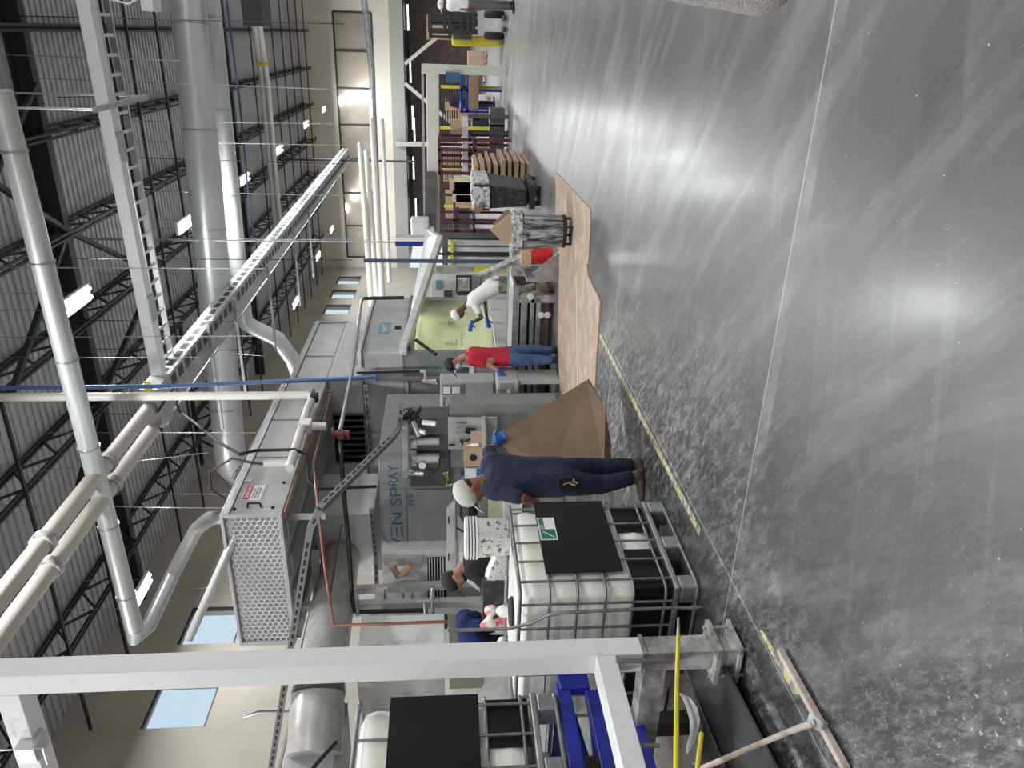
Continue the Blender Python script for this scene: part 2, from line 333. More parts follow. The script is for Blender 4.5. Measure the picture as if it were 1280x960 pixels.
# far wall: offices on a mezzanine above an open bay
b = MB()
oz0, oz1, ox0, ox1 = 5.95, 8.15, -13.6, .9
zh = 4.15                                                # underside of the mezzanine
b.box((XW, YF, zh), (12, YF+.3, oz0)); b.box((XW, YF, oz1), (12, YF+.3, 11)); b.box((XW, YF, oz0), (ox0, YF+.3, oz1)); b.box((ox1, YF, oz0), (12, YF+.3, oz1))
struct(b.build('wall_far', 'cream'))
struct(MB().box((XW, YF-.06, zh), (12, YF, zh+.8)).build('trim_2', 'header'))
f = MB(); xs = [ox0+(ox1-ox0)*k/7 for k in range(8)]
for x in xs: f.box((x-.05, YF-.03, oz0), (x+.05, YF+.05, oz1))
f.box((ox0, YF-.03, oz0-.05), (ox1, YF+.05, oz0+.05)); f.box((ox0, YF-.03, oz1-.05), (ox1, YF+.05, oz1+.05))
o = struct(f.build('window_6', 'sash')); MB().box((ox0, YF+.06, oz0), (ox1, YF+.1, oz1)).build('pane', 'office_glass', o)
struct(MB().box((XW, 58, 0), (12, 58.3, 5)).build('wall_bay', 'brick'))
struct(MB().box((XW, YF+.5, zh-.0), (12, 58, zh+.1)).build('ceiling_bay', 'steel_dark'))

# roof deck: real trapezoidal ribs running across the hall
def deck():
    b = MB(); y = 4.0; i = 0
    while y < YF:
        z = ZR + .02
        b.box((XW, y, z), (4, y+.16, z+.02)); b.box((XW, y+.16, z-.045), (4, y+.25, z-.025))
        b.box((XW, y+.155, z-.03), (4, y+.165, z+.02)); b.box((XW, y+.245, z-.03), (4, y+.255, z+.02)); y += .25
    b.box((XW, -8, ZR+.06), (12, YF, ZR+.12)); return b
struct(deck().build('ceiling', 'deck'))
# open-web joists run away from the camera, 2 m apart; girders and bridging run across
ordn = ['first', 'second', 'third', 'fourth', 'fifth', 'sixth', 'seventh', 'eighth']
jx = [-.15-2.0*k for k in range(7)]
for k, x in enumerate(jx):
    b = MB(); zt, zb = ZR-.06, ZR-.72
    for s in (-.05, .05):
        b.box((x+s-.025, 7, zt-.07), (x+s+.025, YF, zt)); b.box((x+s-.025, 7, zb), (x+s+.025, YF, zb+.06))
    y = 7.0; t = 0
    while y < YF-.6:
        b.beam((x, y, zt-.04 if t else zb+.03), (x, y+.62, zb+.03 if t else zt-.04), .045, .045); y += .62; t = 1-t
    tag(b.build('roof_joist', 'steel_dark'), 'black open-web roof joist, %s one from the right border of the hall' % ordn[k], 'roof joist', 'open-web roof joists')
for k, y in enumerate((17.4, 32.6)):
    b = MB(); b.box((XW, y-.11, ZR-.08), (4, y+.11, ZR-.04)); b.box((XW, y-.11, ZR-.42), (4, y+.11, ZR-.38)); b.box((XW, y-.02, ZR-.4), (4, y+.02, ZR-.06))
    tag(b.build('roof_girder', 'steel_girder'), ['wide black steel girder crossing the roof above the round ducts', 'black steel girder crossing the roof farther back, towards the offices'][k], 'girder', 'steel girders across the roof')
k = 0; y = 8.6; nm = 'nearest next third fourth fifth sixth seventh eighth ninth tenth eleventh twelfth thirteenth fourteenth fifteenth sixteenth seventeenth eighteenth nineteenth'.split()
while y < 49.5:
    if abs(y-17.4) > .7 and abs(y-32.6) > .7:
        tag(MB().box((XW, y-.035, ZR-.72-.05), (4, y+.035, ZR-.72)).build('bridging_bar', 'steel_dark'), 'thin dark bridging bar across the joists, %s from the camera' % nm[k], 'bridging bar', 'bridging bars across the joists'); k += 1
    y += 2.2
# raking braces between girder and joists, seen in the near roof bays
br = [(( -1.2, 17.4, 9.9), (-3.9, 12.2, 9.5)), ((-4.2, 17.4, 9.9), (-2.0, 13.4, 9.55)), ((-4.2, 17.4, 9.9), (-6.2, 13.4, 9.55)), ((-8.2, 17.4, 9.9), (-6.2, 21.0, 9.55)), ((-8.2, 17.4, 9.9), (-10.2, 21.5, 9.55)), ((-8.2, 17.4, 9.9), (-10.2, 13.2, 9.55)), ((-4.2, 17.4, 9.9), (-6.2, 21.0, 9.55))]
for k, (p, q) in enumerate(br):
    tag(MB().beam(p, q, .1, .1).build('raking_brace', 'steel_dark'), 'dark raking brace running from the wide girder to a joist, %s counted from the right' % ordn[k], 'brace', 'raking roof braces')
tr = MB(); 
for zz in (ZR-1.5, ZR-.15): tr.box((XW+.3, 24.0, zz), (-8.8, 24.12, zz+.1))
for i in range(6): tr.beam((XW+.4+i*.9, 24.06, ZR-.1 if i % 2 else ZR-1.45), (XW+1.3+i*.9, 24.06, ZR-1.45 if i % 2 else ZR-.1), .06)
tag(tr.build('roof_truss', 'steel_dark'), 'deep dark truss end by the left wall, in line with the round duct end', 'truss')
c = MB().box((XW+1.6, 23.9, 9.1-4.6), (XW+1.78, 24.08, 9.0)); 
# ---------------------------------------------------------------- high-bay lamps
def lamp(x, y, label, z=8.6, on=60, rx=0, wires=True):
    T = thing('high_bay_lamp', label, 'lamp', (x, y, z), 'lit high-bay lamps')
    MB().box((x-.17, y-.62, z+.02), (x+.17, y+.62, z+.09)).build('housing', 'white_steel', T)
    for s in (-.085, .085): MB().tube([(x+s, y-.58, z), (x+s, y+.58, z)], .035, 8).build('lit_tube', 'tube_on', T)
    b = MB()
    for yy in (-.5, .5): b.tube([(x, y+yy, z+.08), (x, y+yy, ZR-.01)], .008, 4)
    b.build('hanging_wire', 'galv', T)
    area((x, y, z-.08), .3, on*6.2, sy=1.2)
names1 = ['nearest of the row under the round ducts', 'second of the row under the ducts', 'third of the row, between duct and joists', 'fourth of the row beside the twin white pipes', 'fifth of the row, close to the far wall', 'farthest of the row, against the pale far wall']
for k, (x, y) in enumerate(((-4.85, 14.5), (-4.9, 21.2), (-4.85, 27.9), (-4.7, 34.1), (-4.4, 41.0), (-4.23, 47.2))): lamp(x, y, 'lit twin-tube high-bay lamp, ' + names1[k])
names2 = ['close above the big window by the bent duct', 'beside the end of the big round duct', 'above the tall grey housing', 'above the three far windows', 'farthest one near the office windows']
for k, (x, y) in enumerate(((-11.84, 14.55), (-11.82, 21.5), (-11.56, 34.5), (-11.26, 41.5), (-11.1, 47.0))): lamp(x, y, 'lit twin-tube high-bay lamp, ' + names2[k], on=45)
for k, (px_, py_) in enumerate(((510, 22), (513, 88), (516, 147), (518, 162), (517, 210), (520, 262))):
    p = P(px_, py_, Y=YF+3.2); T = thing('bay_lamp', 'small lit strip lamp under the mezzanine, %s from the forklift' % ordn[k], 'lamp', p, 'strip lamps under the mezzanine')
    MB().box(p+V((-.75, -.06, .03)), p+V((.75, .06, .09))).build('housing', 'white_steel', T); MB().box(p+V((-.72, -.05, -.03)), p+V((.72, .05, .03))).build('lit_tube', 'tube_on', T); MB().tube([p+V((0, 0, .08)), (p.x, p.y, zh)], .01, 6).build('hanging_rod', 'galv', T)
# ---------------------------------------------------------------- ducts, trays and pipes overhead
def seams(b, p, q, r, n, w=.02):
    p = V(p); q = V(q)
    for i in range(n):
        c = p.lerp(q, (i+.5)/n); d = (q-p).normalized(); b.tube([c-d*w, c+d*w], r+.012, 24, True)
T = thing('round_duct', 'large round galvanised duct crossing under the roof, the thickest of all', 'duct', (-4, 18.6, 7.1))
da = P(231, -40, Z=7.5); db = P(287, 560, Z=7.5); MB().tube([da, db], .40, 32).build('duct_run', 'galv_duct', T, True)
b = MB(); seams(b, da, db, .40, 5); b.build('seam_band', 'galv', T, True)
dd = (db-da).normalized(); MB().tube([db, db+dd*.5, db+dd*.8+V((0, .2, -.1)), db+dd*.95+V((0, .4, -.5)), db+dd*.95+V((0, .4, -2.8))], .40, 32).build('elbow', 'galv_duct', T, True)
T = thing('round_duct', 'slimmer round galvanised duct running right beside the thickest duct', 'duct', (-4, 19.7, 7.1))
ea = P(259, -40, Z=7.7); eb = P(304, 390, Z=7.7); MB().tube([ea, eb, eb+V((-.35, 0, -.05)), eb+V((-.6, .1, -.35)), eb+V((-.9, .1, -.9)), eb+V((-1.6, .1, -1.3)), eb+V((-2.4, .1, -1.5))], .24, 28).build('duct_run', 'galv_duct', T, True)
b = MB(); seams(b, ea, eb, .24, 4); b.build('seam_band', 'galv', T, True)
T = thing('round_duct', 'long thin galvanised duct with clamped joints, bent down near the wall windows', 'duct', (-5, 10.6, 6.9))
MB().tube([(-.8, 10.45, 7.03), (-9.45, 10.72, 7.0)], .145, 20).build('duct_run', 'galv_duct', T, True)
q0 = P(172, 800, Y=10.75); q1 = P(215, 720, Y=12.2); q2 = P(245, 662, Y=12.6); q3 = P(262, 648, Y=12.6); q4 = P(285, 645, Y=12.2)
MB().tube([(-9.45, 10.72, 7.0), q0+V((.05, 0, .05)), q0+V((.1, .25, -.12)), q1, q2, q3, q4], .135, 18).build('elbow', 'galv_duct', T, True)
b = MB(); seams(b, (-.8, 10.45, 7.03), (-9.45, 10.72, 7.0), .15, 6, .012); b.build('seam_band', 'galv', T, True)
b = MB(); p = P(212, 545, Z=7.0)
# white square wireway with a ladder tray beside it
T = thing('wireway', 'white square wireway crossing the roof space beside the ladder tray', 'wireway', (-3, 13.5, 7))
MB().beam((.5, 13.35, 7.0), (-6.05, 13.62, 7.0), .24, .20).build('channel', 'white_steel', T, bevel=.005)
b = MB()
for x in (-1.6, -4.4): MB().beam((x-.02, 13.38-.04*x, 6.885), (x-.5, 13.4-.04*x, 6.885), .30, .02).build('joint_plate', 'galv', T)
T = thing('ladder_tray', 'aluminium ladder cable tray with black cables, beside the square wireway', 'cable tray', (-3, 14.2, 7.1))
b = MB()
for s in (-.24, .24): b.beam((.6, 14.15+s, 7.1), (-6.7, 14.43+s, 7.1), .04, .10)
b.build('side_rail', 'alu', T)
x = .4
while x > -6.6: MB().box((x-.025, 13.94-.038*x, 7.06), (x+.025, 14.38-.038*x, 7.10)).build('rung', 'alu', T); x -= .30
MB().tube([(.6, 14.15, 7.15), (-3, 14.28, 7.14), (-6.7, 14.43, 7.15)], .06, 8).build('cable', 'matblack', T)
b = MB(); a = P(118, 137, Z=6.75); c = P(183, 121, Z=6.75); b.beam(a, c, .08, .06)
tag(b.build('strut_channel', 'galv'), 'slotted strut channel carrying the square wireway on two rods', 'strut')
for k, py in enumerate((120, 137)):
    a = P(125 if k else 178, py, Z=6.75); tag(MB().tube([a, (a.x, a.y, ZR)], .016, 6).build('threaded_rod', 'alu'), 'bright threaded rod holding the %s end of the strut under the wireway' % ('right', 'left')[k], 'rod')
# long perforated tray running to the offices
T = thing('cable_trunking', 'long grey slotted cable trunking running from the wireway towards the offices', 'cable tray', (-6.6, 14, 6.7))
MB().beam((-6.72, 13.4, 6.98), (-6.5, 43, 6.98), .03, .34).build('side_plate', 'galv', T)
MB().beam((-6.35, 13.4, 6.83), (-6.13, 43, 6.83), .66, .02).build('tray_floor', 'galv', T)
b = MB(); y = 13.8
b.beam((-6.02, 13.4, 7.0), (-5.8, 43, 7.0), .02, .30)
b.beam((-6.02, 13.4, 6.86), (-5.8, 43, 6.86), .025, .05); b.beam((-6.02, 13.4, 7.14), (-5.8, 43, 7.14), .025, .05); b.build('slotted_side', 'alu', T)
b = MB(); y = 13.7
while y < 43: b.beam((-6.16, y, 6.816), (-6.16, y+.26, 6.816), .20, .008); y += .42
b.build('floor_slots', 'steel_dark', T)
b = MB(); y = 13.7
while y < 43: b.beam((-6.006+.0074*(y-13.4), y, 6.98), (-6.006+.0074*(y-13.4), y+.28, 6.98), .008, .12); y += .42
b.build('side_slots', 'steel_dark', T)
MB().obox((-6.35, 13.2, 6.95), (.8, .55, .34)).build('end_box', 'galv', T, bevel=.02)
MB().box((-6.1, 12.9, 6.9), (-5.8, 12.92, 7.0)).build('warning_sticker', 'yellow', T)
MB().tube([P(197, 515, Y=12.9), P(213, 490, Y=12.8), P(222, 478, Y=12.9), P(221, 505, Y=12.8), P(225, 515, Y=12.8), P(243, 528, Y=11.4), P(272, 552, Y=9.4), P(300, 568, Y=8.9)], .022, 8).build('drooping_cable', 'matblack', T, True)
k = 0
for (xa, ya, xb, yb, lab) in ((385, 262, 406, 322, 'farthest'), (367, 290, 376, 375, 'next to the farthest'), (334, 333, 346, 432, 'middle one'), (292, 372, 303, 480, 'nearer one above the tall housing'), (259, 402, 275, 535, 'nearest')):
    zc = 6.75; a = P(xa, ya, Z=zc); d = P(xb, yb, Z=zc)
    tag(MB().beam(a, (a.x-2.6, a.y, zc), .06, .06).build('cross_arm', 'galv'), 'grey strut cross arm under the slotted trunking, ' + lab, 'strut', 'cross arms of the slotted trunking')
# twin wrapped pipes
for k, (dx, lab) in enumerate(((0, 'right one of the two pale pipes in coupled sections near the camera'), (-.42, 'left one of the two pale pipes in coupled sections near the camera'))):
    T = thing('wrapped_pipe', lab, 'pipe', (-6.7+dx, 9, 6.8), 'twin pale pipes overhead')
    MB().tube([(-6.35+dx, 5.2, 7.0), (-6.35+dx, 12.9, 7.0)], .125, 18).build('pipe_run', 'pvc_tan', T, True)
    for y in (7.0, 8.9, 11.0): MB().tube([(-6.35+dx, y-.07, 7.0), (-6.35+dx, y+.07, 7.0)], .165, 14).build('coupling', 'dirty_steel', T, True)
for k, (dx, lab) in enumerate(((0, 'right one of the two slim white pipes with yellow bands running to the offices'), (-.27, 'left one of the two slim white pipes with yellow bands running to the offices'))):
    T = thing('slim_pipe', lab, 'pipe', (-2.9+dx, 25, 9), 'slim white pipes under the joists')
    xa = P(310, 0, Z=9.0); 
    MB().tube([P(314-dx*22, 0, Y=29), P(327-dx*26, 100, Y=32), P(346-dx*20, 300, Y=33)], .10, 12).build('pipe_run', 'pvc', T, True)
    b = MB()
    for (qx, qy) in ((320.5, 50), (324.5, 80)): p = P(qx-dx*24, qy, Y=31); b.box(p-V((.06, .12, .115)), p+V((.06, -.09, .115)))
    b.build('yellow_band', 'yellow', T)
tag(MB().tube([P(283, 0, Y=22), P(300, 130, Y=23), P(313, 270, Y=24), P(325, 330, Y=25)], .03, 8).build('blue_air_pipe', 'blue_dim'), 'thin dark blue pipe crossing under the joists behind the big duct', 'pipe')
tag(MB().tube([(-9.3, 26, 9.2), (-9.0, 9.5, 9.0)], .05, 8).build('blue_air_pipe', 'blue_dim'), 'thin blue pipe running along the roof over the wall windows', 'pipe')
# vertical drops in the middle
a = P(200, 484, X=-5.4); 
tag(MB().tube([(a.x, a.y, 10.2), P(200, 483, X=-5.4), P(440, 473, X=-5.4), P(470, 470, X=-5.35), P(472, 474, X=-5.35)], .035, 10).build('air_drop_pipe', 'blue_pipe', smooth=True), 'blue air pipe dropping from the roof down the front of the tall housing', 'pipe')
T = thing('drop_pipe', 'white pipe dropping from the roof and turning along the side of the raised box', 'pipe', (-5.4, 10.6, 4))
p0 = P(0, 500, X=-5.35); p1 = P(200, 497, X=-5.35); p2 = P(392, 494, X=-5.35)
MB().tube([(p2.x, p2.y, 10.2), p2], .065, 14).build('drop', 'pvc', T, True)
MB().tube([p2, P(385, 510, X=-5.3), P(362, 585, X=-5.3)], .062, 14).build('side_run', 'pvc', T, True)
MB().tube([P(381, 533, X=-5.3), P(408, 533, X=-5.3)], .06, 14).build('side_branch', 'pvc', T, True)
MB().tube([P(365, 579, X=-5.3), P(330, 580, X=-5.3)], .05, 12).build('short_branch', 'pvc', T, True)
MB().obox(P(382, 532, X=-5.3), (.16, .2, .2)).build('coupling', 'alu', T, bevel=.02)
MB().obox(P(393, 497, X=-5.3), (.15, .12, .12)).build('end_coupling', 'steel_dark', T, bevel=.02)
MB().tube([P(329, 580, X=-5.3), P(318, 579, X=-5.3), P(290, 573, X=-5.3), P(262, 590, X=-5.6), P(264, 612, X=-5.8), P(285, 626, X=-6)], .018, 8).build('hose', 'matblack', T, True)
MB().tube([P(300, 568, Y=8.9), P(320, 563, X=-5.25), P(368, 562, X=-5.25), P(384, 568, X=-5.3), P(386, 600, X=-5.3), P(397, 612, X=-5.4), P(470, 608, X=-5.6)], .022, 8).build('black_hose', 'matblack', T, True)
# four white pipes in the distance, dropping from the ceiling over the machines
for k, (x0, y0, x1, y1) in enumerate(((450, 180, 465, 385), (458, 190, 472, 380), (465, 150, 478, 375), (478, 150, 487, 355))):
    tag(MB().tube([P(x0, y0, Y=34), P(x1, y1, Y=22)], .10 if k < 3 else .07, 12).build('white_pipe', 'pvc', smooth=True), 'white pipe sloping in the distance before the offices, %s from the top of the bundle' % ordn[k], 'pipe', 'bundle of white pipes before the offices')
# hanging wires and rods all over the roof space
wl = [(0, 120, 150, 120), (330, 30, 430, 30), (60, 70, 225, 76), (90, 335, 330, 336), (100, 342, 320, 342), (0, 457, 190, 454), (60, 430, 330, 445), (130, 436, 330, 438), (150, 422, 330, 420), (60, 447, 250, 447), (0, 518, 195, 519), (100, 540, 330, 541), (40, 590, 260, 566), (0, 612, 105, 594), (200, 615, 345, 618), (220, 627, 345, 636), (200, 690, 320, 690), (120, 740, 260, 735), (330, 155, 420, 155), (340, 180, 440, 182), (350, 200, 430, 205), (330, 105, 420, 112), (300, 240, 440, 245), (360, 300, 460, 300), (340, 325, 440, 325), (60, 400, 300, 402)]
wl.sort(key=lambda q: q[1]); WO = nm + ['twentieth', 'twenty-first', 'twenty-second', 'twenty-third', 'twenty-fourth', 'twenty-fifth', 'twenty-sixth', 'twenty-seventh']; WO[0] = 'first'; WO[1] = 'second'
for k, (x0, y0, x1, y1) in enumerate(wl):
    Yd = 12 + (k*37 % 10) if y0 > 230 else 16 + (k*29 % 14)
    a = P(x0, y0, Y=Yd); c = P(x1, y1, Y=Yd)
    if a.z > ZR: a.z = ZR-.05
    if a.x < -13.9 or c.x < -13.9: continue
    tag(MB().tube([(a.x, a.y, ZR-.02) if abs(y1-y0) < 12 else a, c], .008, 4).build('hanging_wire', 'galv' if k % 3 else 'steel_dark'), 'thin %s wire hanging from the roof, %s from the right border' % ('bright' if k % 3 else 'dark', WO[k]), 'wire', 'thin wires hanging from the roof')
# ================================================================ FOREGROUND
# ---------------------------------------------------------------- white steel gantry frame
T = thing('gantry_frame', 'white painted square-tube steel frame standing in the left foreground on a stub foot', 'steel frame', (-3.05, 3.2, 0))
px, py, hw = -3.085, 3.165, .065
MB().box((px-hw, py-hw, .56), (px+hw, py+hw, 4.7)).build('post', 'white_steel', T, bevel=.006)
MB().box((px-hw+.0, py-hw, .17), (px+hw, py+hw, .545)).build('stub_post', 'dirty_steel', T, bevel=.006)
MB().box((px-hw-.01, py-hw-.01, .543), (px+hw+.01, py+hw+.01, .562)).build('joint_plate', 'dirty_steel', T)
b = MB(); b.box((px-.12, py-.12, .145), (px+.12, py+.12, .17)); b.box((px-.12, py-.12, .03), (px+.12, py+.12, .05)); b.box((px-.055, py-.055, .05), (px+.055, py+.055, .145))
for sx_ in (-.09, .09):
    for sy_ in (-.09, .09): b.tube([(px+sx_, py+sy_, .0), (px+sx_, py+sy_, .19)], .009, 8)
b.build('foot', 'dirty_steel', T)
a = P(750, 806, X=px); MB().box((px-hw, -1.0, a.z-.055), (px+hw, py-hw, a.z+.055)).build('side_rail', 'white_steel', T, bevel=.006)
MB().box((-9.5, py-hw, 3.80), (px-hw, py+hw, 3.92)).build('top_beam', 'white_steel', T, bevel=.006)
MB().box((-8.0, py-hw, .42), (px-hw, py+hw, .55)).build('lower_rail', 'dirty_steel', T, bevel=.006)
c = P(40, 932, Y=3.1); b = MB()
b.obox(c+V((0, .0, .0)), (.10, .14, .10)); b.tube([c+V((-.02, -.1, .12)), c+V((.09, -.1, .12)), c+V((.09, -.1, -.12)), c+V((-.02, -.1, -.12))], .008, 6)
b.build('clamp', 'alu', T, bevel=.01)

# ---------------------------------------------------------------- tote builder
def tote(loc, ang, label, L=1.2, Wd=1.0, H=1.16, plate=True, sticker=False):
    T = thing('ibc_tote', label, 'liquid tote'); T.rotation_euler = (0, 0, ang)
    base = V((0, 0, 0)); x0, x1, y0, y1 = -L/2, L/2, -Wd/2, Wd/2; zb = .17
    b = MB(); r = .10; ins = .022; X0, X1, Y0, Y1 = x0+ins, x1-ins, y0+ins, y1-ins
    prof = []
    nz = 12; rings = []
    def rr(ins2, z, rad):
        pts = []
        for (cx, cy, a0) in ((X1-rad-ins2, Y1-rad-ins2, 0), (X0+rad+ins2, Y1-rad-ins2, 90), (X0+rad+ins2, Y0+rad+ins2, 180), (X1-rad-ins2, Y0+rad+ins2, 270)):
            for k in range(7):
                t = math.radians(a0+15*k); pts.append(V((cx+rad*math.cos(t), cy+rad*math.sin(t), z)))
        return pts
    zs = [(.10, zb+.02), (.03, zb+.04), (0, zb+.12)]
    for k in range(4):
        z = zb+.2+k*.2; zs += [(0.0, z-.06), (.012, z), (0.0, z+.06)]
    zs += [(0, H-.10), (.015, H-.04), (.055, H-.012)]
    loops = [rr(i_, z, r) for i_, z in zs]; i0 = 0; n = len(loops[0])
    for lp in loops: b.v += lp
    for k in range(len(loops)-1):
        for j in range(n): b.f.append((k*n+j, k*n+(j+1) % n, (k+1)*n+(j+1) % n, (k+1)*n+j))
    b.f.append(tuple(range(n))[::-1]); b.f.append(tuple((len(loops)-1)*n+j for j in range(n)))
    b.build('bottle', 'tote', T, True)
    MB().lathe([(.11, 0), (.11, .03), (.09, .045)], (0, 0, H-.025), 20).build('filler_cap', 'matblack', T, True)
    g = MB(); R_ = .0105
    def loop(z, o=0, rr_=R_):
        e = .004; pts = []
        for (cx, cy, a0) in ((x1-.06, y1-.06, 0), (x0+.06, y1-.06, 90), (x0+.06, y0+.06, 180), (x1-.06, y0+.06, 270)):
            for k in range(4):
                t = math.radians(a0+30*k); pts.append(V((cx+.06*math.cos(t), cy+.06*math.sin(t), z)))
        pts.append(pts[0]); return pts
    for z in (zb+.05, zb+.26, zb+.44, zb+.62, zb+.80): g.tube(loop(z), R_, 8)
    g.build('cage_hoops', 'cage', T, True)
    MB().tube(loop(H), .0135, 8).build('top_rim', 'cage', T, True)
    v = MB()
    for k in range(6):
        x = x0+.10+k*(L-.2)/5
        for y in (y0-.006, y1+.006): v.tube([(x, y, zb), (x, y, H)], .0095, 6)
    for k in range(5):
        y = y0+.09+k*(Wd-.18)/4
        for x in (x0-.006, x1+.006): v.tube([(x, y, zb), (x, y, H)], .0095, 6)
    v.build('cage_bars', 'cage', T, True)
    pal = MB().box((x0, y0, .125), (x1, y1, .165)); pal.build('pallet_deck', 'galv', T, bevel=.01)
    for cx in (x0+.07, 0, x1-.07):
        for cy in (y0+.07, 0, y1-.07): MB().box((cx-.065, cy-.065, .0), (cx+.065, cy+.065, .125)).build('pallet_foot', 'galv', T, bevel=.012)
    s = MB(); s.tube(loop(.015), .015, 8); s.build('pallet_runner', 'cage', T, True)
    for lo_, hi_ in (((x1-.020, y0+.02, zb+.01), (x1-.012, y0+.42, zb+.25)), ((x0+.15, y0+.012, zb+.01), (x1-.02, y0+.020, zb+.25)), ((x1-.020, y1-.36, zb+.01), (x1-.012, y1-.04, zb+.25))): MB().box(lo_, hi_).build('black_sheet', 'black', T)
    if plate:
        pl = MB().box((x1+.012, y0+.16, .47), (x1+.020, y1-.02, .98)).build('label_plate', 'black', T)
        if sticker:
            MB().box((x1+.020, y0+.50, .855), (x1+.022, y0+.76, .975)).build('sticker', 'white', pl)
            MB().box((x1+.022, y0+.51, .863), (x1+.0235, y0+.62, .967)).build('green_block', 'green', pl)
            q = MB(); q.box((x1+.022, y0+.62, .935), (x1+.0235, y0+.75, .967)); q.build('green_stripe', 'green', pl)
            text('sticker_text', 'KIX', (x1+.024, y0+.62, .94), .03, (0, 1, 0), (0, 0, 1), 'white', pl, .0005)
            MB().slab([(x1+.024, y0+.52, .875), (x1+.024, y0+.53, .875), (x1+.024, y0+.60, .95), (x1+.024, y0+.59, .95)], (1, 0, 0), .0006).build('white_slash', 'white', pl)
    T.location = loc; return T
tote((-3.78, 4.33, 0), math.radians(-1), 'white caged liquid tote on the floor with a black plate and green sticker', L=1.2, Wd=.98, sticker=True)
TX = -3.60; YO = .47
zt = P(690, 850, X=TX).z - .01
tote((TX-.60, 2.46+YO, zt), math.radians(-3), 'white caged liquid tote raised on the blue frame behind the white post', L=1.2, Wd=1.0, H=1.16)
# ---------------------------------------------------------------- blue lift frame under the raised tote
T = thing('lift_table', 'blue steel lift frame with black rubber bellows under the raised tote', 'lift table', (TX-.6, 2.5, 0))
z1 = zt-.005; zb_ = P(748, 860, X=TX).z
b = MB(); b.box((TX-.07, 1.970, z1-.09), (TX, 3.490, z1)); b.box((TX-1.2, 1.970, z1-.09), (TX-1.13, 3.490, z1)); b.box((TX-1.13, 3.420, z1-.09), (TX-.07, 3.490, z1)); b.build('top_frame', 'blue', T, bevel=.008)
MB().box((TX-.07, 1.970, zb_), (TX, 3.420, zb_+.085)).build('middle_rail', 'blue', T, bevel=.008)
MB().box((TX-1.1, 1.970, zb_-.12), (TX-.08, 3.370, zb_-.10)).build('skirt_panel', 'blue', T)
MB().slab([(TX+.0, 1.970, zb_), (TX+.0, 3.170, zb_), (TX+.05, 3.170, zb_-.20), (TX+.05, 1.970, zb_-.20)], (-1, 0, 0), .02).build('skirt_panel', 'blue', T)
MB().beam((TX-.15, 3.420, zb_+.02), (TX-.15, 1.970, z1-.1), .04, .07).build('scissor_arm', 'blue', T, bevel=.005)
MB().beam((TX-.22, 3.420, z1-.1), (TX-.22, 1.970, zb_+.02), .04, .07).build('scissor_arm', 'blue', T, bevel=.005)
MB().box((TX-.05, 3.420, zb_+.05), (TX+.01, 3.560, z1-.02)).build('corner_bracket', 'blue', T, bevel=.01)
prof = []
for k in range(8): prof += [(.075, k*(z1-zb_-.17)/8), (.058, (k+.5)*(z1-zb_-.17)/8)]
MB().lathe(prof, (TX-.07, 2.920, zb_+.085), 20).build('bellows', 'bellows', T, True)
for yy in (2.07, 3.32):
    for xx in ((TX-1.1, TX-.2) if yy > 2 else (TX-1.1,)): MB().box((xx-.05, yy-.05, 0), (xx+.05, yy+.05, zb_)).build('leg', 'steel_dark', T)
# ---------------------------------------------------------------- walkway plate, woven mat, yellow poles, squeegee
gz = .10
T = thing('gutter_cover', 'smooth dark grey metal cover plate over a floor channel, in the near left corner', 'cover plate', (-3.4, 2.4, 0))
MB().slab([P(880, 826, Z=gz), P(904, 832, Z=gz), P(972, 965, Z=gz), P(985, 1100, Z=gz), P(930, 1100, Z=gz), P(900, 965, Z=gz), P(852, 840, Z=.12), P(856, 826, Z=.12)], (0, 0, -1), .015).build('plate', 'grate', T)
b = MB(); b.beam(P(858, 828, Z=.09), P(908, 965, Z=.09), .03, .06); b.beam(P(908, 965, Z=.09), P(935, 1060, Z=.09), .03, .06); b.build('edge_angle', 'galv', T)
b = MB()
for yy in (1.6, 2.4, 3.0): b.box((-4.2, yy, 0), (-3.4, yy+.05, .085))
b.build('support', 'dirty_steel', T)
tag(MB().box((-3.38, -.5, .0005), (-3.22, 3.25, .003)).build('floor_channel', 'pit'), 'dark rust-stained strip of bare floor beside the metal cover plate', 'floor channel')
b = MB().slab([P(840, 845, Z=.13), P(856, 842, Z=.13), P(912, 975, Z=.13), P(930, 1080, Z=.13), P(800, 1080, Z=.13), P(815, 960, Z=.13)], (0, 0, -1), .01)
b.box((-4.6, 1.5, 0), (-4.3, 3.2, .12))
tag(b.build('woven_mat', 'tread'), 'brown woven mesh mat lying between the cover plate and the tank frame', 'mat')
T = thing('tube_railing', 'row of dark horizontal tubes and a pale plate under the white frame', 'railing', (-4.0, 3.0, 0))
b = MB()
for k, yy in enumerate((2.95, 2.75, 2.5, 2.1)): b.beam((-3.9, yy, .16), (-3.6, yy-.08, .28), .018, .018)
b.tube([P(770, 826, Y=3.0), P(842, 826, Y=3.0)], .012, 8); b.tube([P(800, 932, Y=2.6), P(824, 932, Y=2.6)], .012, 8); b.build('tubes', 'cage', T)
MB().slab([P(812, 848, Z=.16), P(836, 842, Z=.16), P(826, 900, Z=.16), P(808, 900, Z=.16)], (0, 0, -1), .01).build('pale_plate', 'galv', T)
T = thing('marker_pole', 'long yellow plastic pole with a grey tip standing on the mat', 'pole', P(846, 960, Z=.15))
MB().tube([P(848, 790, Y=2.98), P(846, 860, Y=2.7), P(845, 975, Y=2.3)], [.009, .0125, .0135], 12).build('shaft', 'yellow', T, True)
MB().tube([P(848, 772, Y=3.04), P(848, 792, Y=2.97)], [.005, .009], 10).build('tip', 'galv', T, True)
